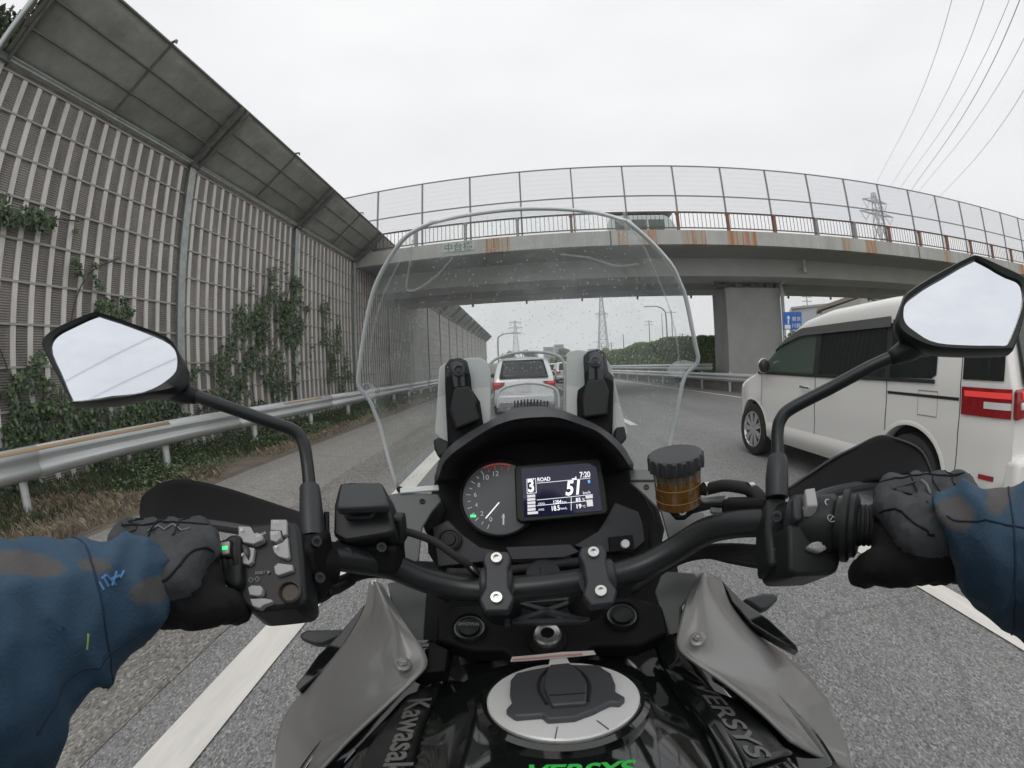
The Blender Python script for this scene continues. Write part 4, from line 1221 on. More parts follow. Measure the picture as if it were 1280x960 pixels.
# grips under the gloves
LGa, LGb = pt(300, 700, D=.40), pt(150, 706, D=.425)
RGa, RGb = pt(1066, 657, D=.42), pt(1205, 650, D=.445)
for a, b_ in ((LGa, LGb), (RGa, RGb)):
    prof = []
    d = unit(b_ - a); L = np.linalg.norm(b_ - a)
    for k in range(24): prof += [(.0165, L * k / 24), (.0178, L * (k + .35) / 24), (.0178, L * (k + .75) / 24)]
    MB().lathe(a, d, [(.015, 0)] + prof + [(.018, L), (.014, L + .02)], 20).build('grip', m_rub, bike, smooth=30)
# --- clamps on risers
for (cx, cy), bx1 in (((621, 731), ((621, 700), (621, 749))), ((747, 722), ((741, 693), (750, 741)))):
    c = pt(cx, cy, D=.475)
    a = pt(*bx1[0], D=.462); b_ = pt(*bx1[1], D=.446)
    v = unit(b_ - a); u = np.array([1., 0, 0]); n = unit(np.cross(u, v)); 
    if n @ (CAM - c) < 0: n = -n
    u = np.cross(v, n)
    mid = (a + b_) / 2
    cb = MB()
    poly = [(-.0145, -.022), (-.011, -.030), (.011, -.030), (.0145, -.022), (.0115, -.010), (.0115, .010), (.017, .022), (.011, .035), (-.011, .035), (-.017, .022), (-.0115, .010), (-.0115, -.010)]
    cb.prism([mid + u * x + v * y + n * .003 for x, y in poly], -n * .016)
    cb.lathe(c - u * .0165, u, [(.0175, 0), (.0185, .003), (.0185, .030), (.0175, .033)], 28)
    o = cb.build('handlebar_clamp', m_gry, bike, bevel=.0022)
    rs = MB(); rs.tube([mid - n * .012 + v * .004, mid - n * .06 + v * .002, mid - n * .085], [.017, .019, .024], 16)
    rs.build('riser', m_blk, bike, smooth=40)
    for q in (a, b_): bolt(o, q + n * .002, n, .0063, .005)

# --- triple clamp, stem nut and fork caps
tp = plane(684, 803, .56, (.0, -.36, .93))
plate('triple_clamp', [(545, 768), (570, 756), (640, 752), (684, 757), (735, 750), (790, 745), (828, 756), (836, 790), (800, 806), (740, 806), (720, 828), (648, 828), (630, 812), (590, 812), (545, 800)], tp, .03, m_blkm, bike, bevel=.004)
for (x, y), r in (((587, 787), .0215), ((777, 772), .0215)):
    c = on(tp, x, y)
    MB().lathe(c, tp[1], [(r, -.25), (r, .006), (r * .92, .009), (r * .90, .003), (r * .62, .003), (r * .58, .007), (r * .3, .009), (.0001, .009)], 36).build('fork_tube', m_blk, bike, smooth=30)
    MB().lathe(c + tp[1] * .0035, tp[1], [(r * .86, 0), (r * .86, .0012), (r * .78, .0012), (r * .78, 0)], 36, caps=False).build('fork_cap_ring', mat('ring_grey', (.12, .125, .13), .3, metal=.6), bike)
c0 = on(tp, 587, 790)
writing('fork_cap_writing', 'SHOWA', c0 + [-.013, -.004, .0125], c0 + [.013, -.004, .0125], tp[1], m_wgrey, bike, bold=.02)
c = on(tp, 684, 802)
MB().lathe(c, tp[1], [(.0235, -.01), (.0235, .006), (.019, .010)], 32).build('stem_boss', m_blkm, bike)
MB().lathe(c + tp[1] * .009, tp[1], [(.0165, 0), (.0165, .008), (.0145, .011), (.0080, .011), (.0078, .0085)], 36, caps=False).build('stem_nut', m_steel, bike, smooth=30)
MB().lathe(c + tp[1] * .016, tp[1], [(.0079, 0), (.0079, .0012), (.0001, .0012)], 24).build('nut_socket', m_blkm, bike, smooth=30)
# casting ribs under the handlebar
rbb = MB()
tq = plane(684, 765, .52, (.0, -.5, .86))
def qbar(mb_, pl, a, b_, w_, h_=.008): mb_.bar(on(pl, *a), on(pl, *b_), w_, h_, up=pl[1])
for a, b_ in (((640, 752), (730, 776)), ((728, 748), (642, 778)), ((640, 754), (728, 748)), ((640, 778), (732, 776)), ((636, 748), (634, 784)), ((724, 742), (734, 778))): qbar(rbb, tq, a, b_, .006)
rbb.build('casting_rib', m_gry, bike, bevel=.001)
lkb = MB(); lkb.tube([on(tq, 679, 712), on(tq, 679, 742)], .006, 12); lkb.lathe(on(tq, 679, 718), tq[1], [(.02, 0), (.02, .003), (.017, .004)], 24)
lkb.build('ignition_lock', m_blk, bike)

# --- dashboard
dp_ = plane(660, 640, .64, (-.02, -.86, .50))
plate('dash_panel', [(530, 655), (545, 612), (570, 560), (620, 530), (700, 522), (758, 545), (800, 600), (822, 640), (826, 690), (808, 712), (742, 702), (712, 692), (632, 694), (600, 706), (548, 716), (532, 690)], dp_, .03, m_blkm, bike, bevel=.004, lift=-.012)
MB_ = MB
def pplate(name, px, m, lift, thick=.004, parent=None, bevel=.0012, pl=None):
    return plate(name, px, pl or dp_, thick, m, parent or bike, bevel=bevel, lift=lift)
pplate('dash_cover', [(541, 660), (560, 650), (578, 668), (600, 684), (628, 690), (606, 702), (548, 708)], m_gry, .0, .01)
pplate('dash_cover', [(769, 628), (798, 640), (803, 655), (806, 676), (790, 690), (745, 690), (718, 682), (748, 664)], m_gry, .0, .01)
pplate('dash_cover', [(632, 684), (712, 680), (724, 690), (706, 697), (640, 700)], m_gry, .002, .012)
# socket cover and mode switch
c = on(dp_, 563, 675)
MB().lathe(c + dp_[1] * .003, dp_[1], [(.0165, 0), (.0165, .004), (.0135, .005), (.0125, .003), (.009, .003), (.008, .006), (.0001, .006)], 30).build('socket_cover', m_blk, bike)
pplate('switch_block', [(760, 672), (790, 669), (792, 688), (762, 691)], m_blkm, .006, .008)
c = on(dp_, 780, 681)
MB().lathe(c + dp_[1] * .007, dp_[1], [(.0065, 0), (.0065, .003), (.0052, .005), (.0001, .005)], 24).build('switch_button', m_ring, bike)
# tachometer and screen
tc_ = on(dp_, 625, 624)
tr_ = np.linalg.norm(on(dp_, 577, 626) - tc_)
ins = MB().lathe(tc_ + dp_[1] * .004, dp_[1], [(tr_ * 1.02, -.01), (tr_ * 1.02, .008), (tr_ * .985, .010), (tr_ * .95, .006), (tr_ * .95, .004), (.0001, .004)], 64).build('instrument_cluster', m_blk, bike, smooth=30)
MB().lathe(tc_ + dp_[1] * .0085, dp_[1], [(tr_ * .945, 0), (tr_ * .945, .0006), (.0001, .0006)], 64).build('tachometer_dial', m_dial, ins, smooth=30)
face = (tc_ + dp_[1] * .0095, dp_[1])
def fp_(x, y): return on(face, x, y)
un = unit(fp_(660, 620) - fp_(640, 621)); vn = np.cross(face[1], un)
tk = MB(); tr2 = MB()
for k in range(15):
    a = R_(-112 - 12.6 * k + 0) ; dv = un * math.cos(a) + vn * math.sin(a)
    (tr2 if k >= 11 else tk).bar(tc_ + dv * tr_ * .74 + dp_[1] * .0102, tc_ + dv * tr_ * (.86 if k % 2 == 0 else .82) + dp_[1] * .0102, .0009, .0006, up=dp_[1])
tk.build('tachometer_marks', m_dialm, ins, smooth=0)
for k in range(40):
    a0 = R_(-112 - 12.6 * (10.5 + k * .09)); a1 = R_(-112 - 12.6 * (10.5 + (k + 1) * .09))
    tr2.bar(tc_ + (un * math.cos(a0) + vn * math.sin(a0)) * tr_ * .90 + dp_[1] * .0102, tc_ + (un * math.cos(a1) + vn * math.sin(a1)) * tr_ * .90 + dp_[1] * .0102, .0012, .0006, up=dp_[1])
tr2.build('red_zone', m_dred, ins, smooth=0)
for k, s in ((0, '0'), (2, '2'), (4, '4'), (6, '6'), (8, '8'), (10, '10'), (12, '12')):
    a = R_(-112 - 12.6 * k); dv = un * math.cos(a) + vn * math.sin(a); p = tc_ + dv * tr_ * .62 + dp_[1] * .0102
    hw = .0022 * (2 if len(s) > 1 else 1) * .9
    writing('dial_number', s, p - un * hw - vn * .002, p + un * hw - vn * .002, dp_[1], m_dialm, ins)
MB().bar(fp_(607, 648), fp_(624, 628), .0014, .001, up=dp_[1]).build('needle', m_txt, ins, smooth=0)
MB().bar(fp_(588, 645), fp_(595, 645), .0035, .001, up=dp_[1]).build('neutral_lamp', m_led, ins, smooth=0)
writing('fuel_mark', 'O', fp_(627, 648), fp_(631, 648), dp_[1], m_dialm, ins)
writing('fuel_mark', 'I', fp_(628.3, 656), fp_(630.3, 656), dp_[1], m_dialm, ins)
pplate('display_bezel', [(646, 587), (744, 578), (749, 582), (757, 641), (754, 646), (652, 656), (646, 652), (644, 592)], m_blk, .022, .016, ins, bevel=.002)
disp = pplate('display_screen', [(652, 591), (742, 584), (750, 642), (656, 650)], m_scr, .0232, .002, ins, bevel=0)
sp = (on(dp_, 700, 620) + dp_[1] * .0238, dp_[1])
sp = (tc_ + dp_[1] * .0238, dp_[1])
def dw(s, a, b_, hs=1., sh=0., m=None, bold=0.): return writing('display_writing', s, on(sp, *a), on(sp, *b_), sp[1], m or m_txt, disp, hscale=hs, shear=sh, bold=bold)
dw('51', (707, 619), (727, 617), 1.25, .25, bold=.03)
dw('3', (660.5, 615), (668, 614.3), 1.25, bold=.03)
dw('ROAD', (672, 602), (688, 600.7), 1.2, bold=.02)
dw('7:20', (725, 597), (738, 596), 1.3, bold=.02)
dw('km/h', (729, 618), (738, 617), 1.1)
dw('ODO', (673, 631), (681, 630.5), 1.); dw('1204', (692, 630), (702, 629), 1.15, bold=.02); dw('km', (703, 629), (708, 628.6)); dw('85', (720, 627), (726, 626.4), 1., bold=.02); dw('%', (728, 626), (731, 625.8))
dw('AVG', (673, 638.5), (680, 638)); dw('18.5', (690, 638.5), (700, 637.5), 1.3, bold=.02); dw('km/L', (701, 637), (709, 636.4)); dw('19', (721, 635.5), (727, 635), 1., bold=.02); dw('°C', (728, 634.5), (732, 634))
dw('GEAR', (660, 601), (668, 600.4))
l_ = MB()
def dl(a, b_, w_=.0006): l_.bar(on(sp, *a), on(sp, *b_), w_, .0003, up=sp[1])
dl((671, 604), (738, 597.5)); dl((671, 625), (741, 618)); dl((671, 632), (734, 626)); dl((714, 621.5), (714, 638))
for a, b_ in (((658.5, 599), (669.5, 598)), ((669.5, 598), (670.5, 616)), ((670.5, 616), (659, 617)), ((659, 617), (658.5, 599))): dl(a, b_)
l_.build('display_line', m_txt, disp, smooth=0)
m_dsy = mat('display_grey', (.6, .6, .62), .4, emit=(.7, .7, .72), estr=.55)
l_ = MB()
for k in range(6): 
    y = 620.5 + 4.2 * k
    MB().bar(on(sp, 659 + .1 * k, y), on(sp, 669 + (k == 5) * 3 + .1 * k, y - .9), .0036, .0003, up=sp[1]).build('gauge_segment', m_dsy, disp, smooth=0)
MB().bar(on(sp, 732, 621.5), on(sp, 741, 620.6), .0042, .0003, up=sp[1]).build('display_symbol', m_dsy, disp, smooth=0)
l_.bar(on(sp, 733.5, 629), on(sp, 741, 628.4), .0095, .0003, up=sp[1])
l_.build('display_symbol', m_dsy, disp, smooth=0)
MB().bar(on(sp, 735, 602), on(sp, 737.6, 601.7), .0044, .0004, up=sp[1]).build('display_symbol', m_blu, disp, smooth=0)
MB().prism([on(sp, x, y) for x, y in ((715, 598), (719, 597.6), (719, 596), (720.5, 595.8), (720.5, 599), (715, 599.4))], sp[1] * .0003).build('display_icon', m_txt, disp, smooth=0)

# --- hood over the dash
outer = [(544, 597), (552, 572), (572, 551), (612, 527), (640, 513), (672, 509), (700, 513), (730, 525), (752, 536), (776, 556), (791, 580)]
inner = [(547, 602), (556, 578), (578, 559), (614, 536), (642, 526), (672, 523), (698, 523.5), (728, 533), (750, 543), (773, 564), (788, 586)]
deep = [(572, 600), (578, 582), (592, 572), (622, 556), (645, 550), (672, 548), (698, 547), (720, 550), (738, 556), (755, 572), (770, 592)]
rows = [[pt(x, y, D=.60 - .02 * math.sin(math.pi * i / 10)) for i, (x, y) in enumerate(inner)],
        [pt(x, y - 1.5, D=.595 - .02 * math.sin(math.pi * i / 10)) for i, (x, y) in enumerate(inner)],
        [pt(x, y, D=.63) for x, y in outer], [pt(x, y + 1, D=.70) for x, y in outer], [pt(x, y + 14, D=.76) for x, y in outer]]
def dens_rows(rows, n=4): return [smooth_pts(r, n) for r in rows]
MB().sheet(dens_rows(rows)).build('dash_hood', m_gry, bike, smooth=40, solid=.0025, offset=0)
rows = [[pt(x, y + .3, D=.60 - .02 * math.sin(math.pi * i / 10)) for i, (x, y) in enumerate(inner)], [pt((x + a) / 2, (y + b_) / 2, D=.64) for (x, y), (a, b_) in zip(inner, deep)], [pt(x, y, D=.66) for x, y in deep]]
MB().sheet(dens_rows(rows)).build('dash_hood_lining', mat('hood_lining', (.006, .006, .006), .8), bike, smooth=60, solid=.002, offset=0)
sdp = [(548, 600), (558, 618), (548, 640), (538, 652)]
for pts_ in ([(544, 596), (556, 600), (560, 640), (549, 662), (532, 668), (526, 650), (536, 622)], [(776, 592), (791, 580), (803, 606), (822, 628), (832, 660), (826, 690), (812, 690), (806, 640)]):
    plate('dash_side', pts_, plane(660, 620, .66, (0, -.8, .6)), .05, m_blkm, bike, bevel=.006)

# --- windscreen
WL = [(441, 470), (456, 405), (465, 364), (487, 322), (506, 298), (529, 285), (552, 276), (581, 270)]
Lo = [(498, 612), (486, 574), (476, 536), (468, 515), (461, 499), (448, 482), (449, 460), (453, 430), (458, 400), (466, 366), (476, 342), (488, 321), (500, 304), (514, 291), (540, 278)]
Rt = [(838, 560), (838, 548), (840, 536), (844, 518), (849, 499), (856, 472), (871, 452), (871, 434), (865, 410), (857, 372), (850, 354), (842, 336), (830, 320), (812, 301), (785, 277)]
Ro = [(826, 600), (834, 570), (840, 540), (845, 520), (849, 499), (856, 471), (872, 452), (870, 434), (865, 410), (857, 372), (850, 354), (842, 336), (830, 320), (812, 301), (785, 277)]
topc = [(540, 278), (575, 270.5), (620, 264), (664, 261), (710, 262), (750, 267), (785, 277)]
def Dc(t): return .76 - .13 * t            # range of the centre line, bottom to top
NR = len(Lo); rows = []
NC = 28
for i in range(NR):
    t = i / (NR - 1)
    a, b_ = np.array(Lo[i], float), np.array(Ro[i], float)
    row = []
    for j in range(NC + 1):
        u = j / NC
        p = a + (b_ - a) * u
        e = 2 * u - 1
        bow = 0
        if i == NR - 1:
            p = np.array(smooth_pts([np.array(q + (0,), float) for q in topc], 10)[int(round(u * 60))][:2])
        elif i == NR - 2: p = p + [0, -17 * (1 - e * e) * .9]
        elif i == NR - 3: p = p + [0, -14 * (1 - e * e)]
        elif i == NR - 4: p = p + [0, -9 * (1 - e * e)]
        elif i < 5: p = p + [0, 0]
        sh = max(0, (abs(e) - .72) / .28)
        row.append(pt(p[0], p[1], D=Dc(t) - .045 * e * e - .05 * sh * sh * (1 - .3 * t)))
    rows.append(row)
# smooth the side outlines column-wise
ws = MB(); rr = [[] for _ in range((NR - 1) * 3 + 1)]
for j in range(NC + 1):
    colp = smooth_pts([rows[i][j] for i in range(NR)], 3)
    for i, p in enumerate(colp): rr[i].append(p)
ws.sheet(rr)
wso = ws.build('windscreen', m_acry, bike, smooth=180)
edge = [r[0] for r in rr] + rr[-1][1:-1] + [r[-1] for r in reversed(rr)]
MB().tube(edge, .0029, 8).build('screen_edge', m_edge, wso, smooth=180)
# moulded relief lines of the screen
def wsurf(x, y):
    # nearest grid vertex by pixel direction
    v = ray(x, y); best = None
    for r in rr:
        for p in r:
            d = unit(p - CAM) @ v
            if best is None or d > best[0]: best = (d, p)
    return CAM + v * np.linalg.norm(best[1] - CAM)
m_relief = clear_mat('screen_relief', (.94, .95, .95), .14, (.8, .82, .82), .07)
m_reld = clear_mat('screen_shade', (.72, .75, .75), .05, (.5, .5, .5), .05)
for L in ([(516, 300), (512, 330), (508, 360), (520, 362), (545, 345), (566, 322)], [(700, 318), (735, 322), (770, 332), (798, 330)], [(470, 500), (462, 450), (475, 380), (508, 310)], [(845, 455), (848, 440), (835, 380), (800, 300), (770, 276)]):
    MB().tube(smooth_pts([wsurf(*p) for p in L], 6), .0013, 6).build('screen_relief', m_relief, wso, smooth=180)
for px in ([(833, 462), (843, 452), (856, 450), (868, 453), (858, 462), (852, 472), (838, 470)], [(450, 480), (462, 478), (470, 486), (466, 500), (456, 494)]):
    P = [wsurf(*p) for p in px]; MB().prism(P, unit(CAM - P[0]) * .003).build('screen_tab', m_relief, wso)
for s in ((500, 612), (848, 474), (458, 484)):
    c = wsurf(*s); bolt(wso, c, unit(CAM - c), .005, .004, m=m_blk)

# lower frame round the opening, deflector and vent plate
fpn = plane(660, 480, .74, (0, -.94, .33))
arch = smooth_pts([on(fpn, x, y) for x, y in [(612, 532), (612, 500), (612, 462), (618, 450), (640, 442), (663, 440), (688, 442), (702, 449), (706, 462), (706, 500), (706, 520)]], 5)
MB().tube(arch, .0026, 8).build('screen_frame', mat('frame_grey', (.42, .43, .44), .2, coat=.5), bike, smooth=180)
MB().tube(smooth_pts([on(fpn, x, y) for x, y in [(622, 510), (622, 494), (632, 484), (660, 479), (684, 482), (697, 490), (699, 512)]], 5), .0022, 8).build('deflector_edge', m_edge, bike, smooth=180)
plate('deflector', [(622, 514), (622, 494), (632, 484), (660, 479), (684, 482), (697, 490), (699, 514)], plane(660, 480, .742, (0, -.94, .33)), .003, clear_mat('deflector_clear', (.95, .95, .95), .13, (.75, .75, .75), .07), bike, bevel=0)
sl_ = MB()
for k in range(11):
    x = 643 + k * 4.1; y = 504 - 2.0 * math.sin(math.pi * k / 10)
    sl_.bar(on(fpn, x, y + 5), on(fpn, x + .3, y - 3), .0028, .004, up=fpn[1])
sl_.build('vent_slot', m_blkm, bike, bevel=.001)
# side deflector plates and screen height brackets
lp = plane(585, 490, .70, (.15, -.93, .33)); rp_ = plane(745, 490, .70, (-.1, -.93, .33))
plate('deflector_plate', [(543, 540), (546, 500), (549, 456), (560, 449), (586, 444), (602, 444), (610, 450), (614, 462), (614, 532), (560, 556)], lp, .004, m_defl, bike, bevel=.002, lift=-.01)
plate('deflector_plate', [(707, 522), (707, 455), (709, 437), (722, 434), (738, 436), (755, 441), (765, 455), (775, 500), (786, 540), (776, 556), (745, 545)], rp_, .004, m_defl, bike, bevel=.002, lift=-.01)
def bracket(px1, px2, px3, pl, slot, knob):
    o = plate('screen_bracket', px1, pl, .014, m_blkm, bike, bevel=.003, lift=.006)
    plate('slider', px2, pl, .008, m_gry, o, bevel=.002, lift=.013)
    plate('lock_lever', px3, pl, .012, m_blk, o, bevel=.003, lift=.022)
    c = on(pl, *knob); MB().lathe(c + pl[1] * .013, pl[1], [(.010, 0), (.010, .003), (.006, .004), (.005, .001), (.0001, .001)], 24).build('screw', m_gry, o)
    MB().bar(on(pl, *slot[0]) + pl[1] * .008, on(pl, *slot[1]) + pl[1] * .008, .004, .014, up=pl[1]).build('slot', mat('slot_black%d' % px1[0][0], (.003, .003, .003), .9), o)
bracket([(556, 458), (562, 450), (575, 448), (584, 452), (588, 470), (590, 488), (600, 503), (604, 530), (606, 548), (560, 558), (557, 500)], [(563, 458), (570, 454), (579, 458), (582, 486), (567, 488)], [(568, 489), (586, 487), (596, 506), (594, 512), (600, 528), (570, 540), (562, 515)], lp, ((573, 468), (576, 505)), (573, 466))
bracket([(729, 446), (735, 440), (748, 437), (757, 442), (760, 465), (767, 471), (766, 520), (765, 548), (722, 536), (721, 500), (722, 488), (731, 482)], [(736, 446), (744, 442), (752, 446), (755, 478), (734, 479)], [(734, 480), (754, 478), (760, 492), (758, 522), (728, 526), (727, 500)], rp_, ((744, 456), (745, 494)), (744, 455))
for px in ([(541, 550), (548, 546), (561, 552), (560, 566), (548, 572), (543, 562)], [(770, 534), (781, 532), (784, 548), (776, 556), (768, 548)]):
    plate('bracket_foot', px, plane(660, 550, .66, (0, -.9, .4)), .02, m_blk, bike, bevel=.003)

# inner fairing left and right (grey), under the screen
ifl = plane(520, 640, .62, (.25, -.72, .65)); ifr = plane(840, 640, .62, (-.25, -.72, .65))
plate('inner_fairing', [(486, 618), (500, 615), (548, 617), (552, 626), (540, 640), (528, 660), (524, 700), (508, 712), (488, 700), (492, 660)], ifl, .006, m_fairi, bike, bevel=.002)
plate('inner_fairing', [(786, 602), (812, 600), (826, 600), (842, 640), (880, 640), (878, 670), (850, 690), (836, 676), (826, 640), (806, 620)], ifr, .006, m_fairi, bike, bevel=.002)
for c, pl in (((528, 627), ifl), ((808, 609), ifr)): bolt(bike, on(pl, *c), pl[1], .004, .002, m=m_blk)
plate('trim_strip', [(500, 611), (548, 607), (549, 614), (500, 618)], ifl, .004, m_edge, bike, lift=.004)
plate('trim_strip', [(786, 588), (818, 588), (819, 602), (788, 602)], ifr, .004, m_fairi, bike, lift=.004)
# gold-silver coloured inner panels below the handlebar
plate('inner_panel', [(486, 728), (522, 722), (534, 740), (530, 800), (524, 812), (492, 766)], plane(510, 760, .60, (.5, -.5, .7)), .005, m_fairi, bike)
plate('inner_panel', [(828, 714), (868, 716), (876, 726), (850, 760), (848, 806), (834, 790), (818, 740)], plane(845, 760, .60, (-.5, -.5, .7)), .005, m_fairi, bike)

# --- side fairings
def fair(name, rows, m, parent=bike, solid=.004, sm=60):
    # one smooth pressed surface: ranges follow a quadratic through the traced corners
    ni, nj = len(rows), len(rows[0])
    A_ = np.array([[1, i / ni, j / nj, (i / ni) ** 2, (j / nj) ** 2, i * j / ni / nj] for i in range(ni) for j in range(nj)])
    co_ = np.linalg.lstsq(A_, np.array([q[2] for r in rows for q in r]), rcond=None)[0]
    dd_ = (A_ @ co_).reshape(ni, nj)
    R = [[pt(q[0], q[1], D=dd_[i, j]) for j, q in enumerate(r)] for i, r in enumerate(rows)]
    R = [smooth_pts(r, 6) for r in R]
    n = len(R[0]); out_ = []
    cols = [smooth_pts([r[j] for r in R], 5) for j in range(n)]
    for i in range(len(cols[0])): out_.append([cols[j][i] for j in range(n)])
    return MB().sheet(out_).build(name, m, parent, smooth=sm, solid=solid, offset=-1)
fair('side_fairing', [[(461, 728, .60), (466, 727, .595), (471, 727, .59), (477, 729, .585)],
                      [(455, 760, .61), (466, 756, .58), (480, 752, .56), (490, 752, .56)],
                      [(436, 795, .63), (462, 788, .575), (492, 785, .55), (512, 786, .55)],
                      [(405, 835, .66), (440, 822, .58), (488, 822, .535), (534, 824, .53)],
                      [(372, 872, .68), (410, 862, .59), (462, 856, .53), (518, 848, .52)],
                      [(352, 902, .69), (392, 900, .60), (435, 898, .53), (478, 884, .51)],
                      [(343, 938, .70), (372, 938, .61), (405, 935, .54), (436, 922, .51)],
                      [(338, 980, .71), (358, 982, .62), (380, 982, .55), (392, 968, .52)]], m_fair)
fair('side_fairing', [[(872, 718, .585), (878, 716, .59), (886, 716, .595), (902, 724, .60)],
                      [(858, 748, .56), (874, 746, .56), (894, 748, .58), (914, 756, .61)],
                      [(850, 778, .55), (880, 778, .55), (912, 780, .575), (940, 786, .63)],
                      [(847, 806, .53), (890, 810, .535), (935, 812, .58), (976, 814, .66)],
                      [(866, 824, .52), (915, 838, .53), (965, 842, .59), (1012, 846, .68)],
                      [(905, 850, .51), (950, 868, .53), (995, 876, .60), (1040, 884, .69)],
                      [(948, 884, .51), (985, 902, .54), (1020, 912, .61), (1056, 922, .70)],
                      [(990, 924, .52), (1018, 940, .55), (1044, 952, .62), (1068, 968, .71)]], m_fair)
fair('lower_side_cover', [[(520, 800, .58), (545, 800, .58), (570, 800, .60)], [(480, 850, .56), (520, 850, .56), (560, 850, .58)], [(425, 900, .56), (480, 905, .56), (540, 905, .57)], [(385, 945, .565), (440, 950, .56), (520, 950, .57)], [(360, 985, .57), (420, 990, .56), (500, 990, .57)]], m_gloss)
fair('lower_side_cover', [[(815, 800, .60), (850, 790, .58), (875, 790, .58)], [(830, 840, .58), (880, 830, .56), (925, 825, .57)], [(860, 890, .57), (920, 880, .55), (975, 870, .57)], [(890, 940, .57), (960, 930, .55), (1020, 915, .58)], [(920, 990, .57), (990, 975, .56), (1050, 960, .60)]], m_gloss)
for c, dd, n_ in (((503, 830), .528, (.25, -.3, .92)), ((872, 799), .528, (-.25, -.3, .92))):
    q = pt(*c, D=dd); n_ = unit(n_)
    MB().lathe(q - n_ * .001, n_, [(.0095, 0), (.0095, .002), (.008, .003), (.0001, .003)], 24).build('bolt_washer', m_fair, bike)
    bolt(bike, q + n_ * .002, n_, .0055, .004)
bolt(bike, pt(468, 729, D=.582), (0, -.4, .9), .004, .002)
# black fins and slots
plate('air_vent', [(458, 752), (449, 776), (430, 806), (404, 838), (374, 864), (369, 858), (396, 820), (424, 792)], plane(415, 810, .655, (.2, -.5, .85)), .02, m_gloss, bike, bevel=.002)
plate('air_vent', [(902, 724), (930, 752), (962, 774), (996, 806), (999, 814), (972, 800), (940, 780), (914, 752)], plane(950, 772, .625, (-.2, -.5, .85)), .02, m_gloss, bike, bevel=.002)
plate('turn_signal', [(373, 793), (382, 787), (430, 786), (428, 796), (404, 806), (392, 806), (376, 800)], plane(400, 795, .80, (.1, -.7, .7)), .03, m_gry, bike, bevel=.006)
plate('turn_signal', [(930, 748), (955, 741), (970, 741), (975, 748), (960, 762), (950, 764)], plane(950, 752, .80, (-.1, -.7, .7)), .03, m_gry, bike, bevel=.006)
plate('frame_cover', [(505, 700), (845, 690), (856, 790), (862, 850), (500, 860), (505, 800)], plane(684, 780, .74, (0, -.75, .66)), .03, m_blkm, bike)
plate('black_side_cover', [(536, 800), (560, 812), (556, 838), (520, 842), (534, 826)], plane(545, 825, .54, (0, -.4, .9)), .03, m_blkm, bike)

# --- fuel tank
TCX = .028
def tankz(x, y):
    u = (x - TCX)
    w_ = .175 if y > .2 else .175
    cr = 1.035 - .20 * max(0, y - .20) - .16 * max(0, .12 - y) ** 1.2
    side = abs(u) / .235
    z = cr - .030 * side ** 2 - .10 * max(0, side - .62) ** 1.5 - .75 * max(0, side - .86) ** 1.4
    z -= .007 * math.exp(-((side - .62) / .13) ** 2)        # crease beside the centre spine
    z += .006 * math.exp(-(u / .10) ** 4)
    return z
rows = []
for y in np.linspace(.47, -.18, 66):
    wd = .235 if y < .3 else .235 - .40 * (y - .3)
    wd = min(wd, .175 + max(0, .38 - y) * .3)
    row = [(TCX + wd * t, y, tankz(TCX + wd * t, y)) for t in np.linspace(-1, 1, 61)]
    row = [(row[0][0] - .0, y, row[0][2] - .16)] + row + [(row[-1][0], y, row[-1][2] - .16)]
    rows.append(row)
f0_ = [(p[0], p[1] + .002, p[2] - .14) for p in rows[0]]
tank = MB().sheet([f0_] + rows).build('fuel_tank', m_gloss, bike, smooth=60)
def ontank(x, y, lift=0.):
    v = ray(x, y); lo, hi = .1, 1.2
    t = .15
    while t < 1.3:
        p = CAM + v * t
        if p[2] < tankz(p[0], p[1]) + lift: break
        t += .004
    a, b = t - .004, t
    for _ in range(18):
        c = (a + b) / 2; p = CAM + v * c
        if p[2] < tankz(p[0], p[1]) + lift: b = c
        else: a = c
    return CAM + v * a
def tnorm(p):
    e = .004
    return unit([-(tankz(p[0] + e, p[1]) - tankz(p[0] - e, p[1])) / (2 * e), -(tankz(p[0], p[1] + e) - tankz(p[0], p[1] - e)) / (2 * e), 1])
# filler cap
cc = ontank(705, 878)
capn = unit([.0, .18, .983])
L_ = ontank(598, 875); Rr = ontank(811, 875)
cr_ = 0.5 * np.linalg.norm(on((cc, capn), 800, 876) - on((cc, capn), 609, 880))
cpl = (cc + capn * .004, capn)
cen = (on(cpl, 800, 872) + on(cpl, 609, 876)) / 2
cu_ = np.array([1., 0, 0]); cv_ = np.cross(capn, cu_)
capo = MB().lathe(cen, capn, [(cr_ * 1.12, -.02), (cr_ * 1.12, .002), (cr_ * 1.05, .0055), (cr_ * 1.005, .005), (cr_ * 1.0, .001)], 80).build('filler_rim', m_gloss, tank, smooth=30)
ring = MB().lathe(cen, capn, [(cr_ * .985, -.02), (cr_ * .985, .006), (cr_ * .965, .0078), (cr_ * .62, .0085), (cr_ * .60, .0045), (.0001, .0045)], 80).build('filler_ring', m_ring, tank, smooth=30)
for a in (-63, -100):
    d = cu_ * math.cos(R_(a)) + cv_ * math.sin(R_(a)); MB().bar(cen + d * cr_ * .74 + capn * .0083, cen + d * cr_ * .97 + capn * .0080, .0007, .0014, up=capn).build('ring_seam', m_blk, ring, smooth=0)
capc = [(-.70, .30), (-.62, .48), (-.40, .56), (-.16, .62), (.16, .64), (.36, .60), (.58, .56), (.62, .44), (.70, .30), (.70, .02), (.66, -.14), (.76, -.30), (.66, -.40), (.56, -.36), (.30, -.50), (.08, -.60), (-.24, -.60), (-.30, -.50), (-.62, -.52), (-.74, -.38), (-.66, -.22), (-.70, -.04)]
capc = [(x * .98, y * 1.02 + .02) for x, y in capc]
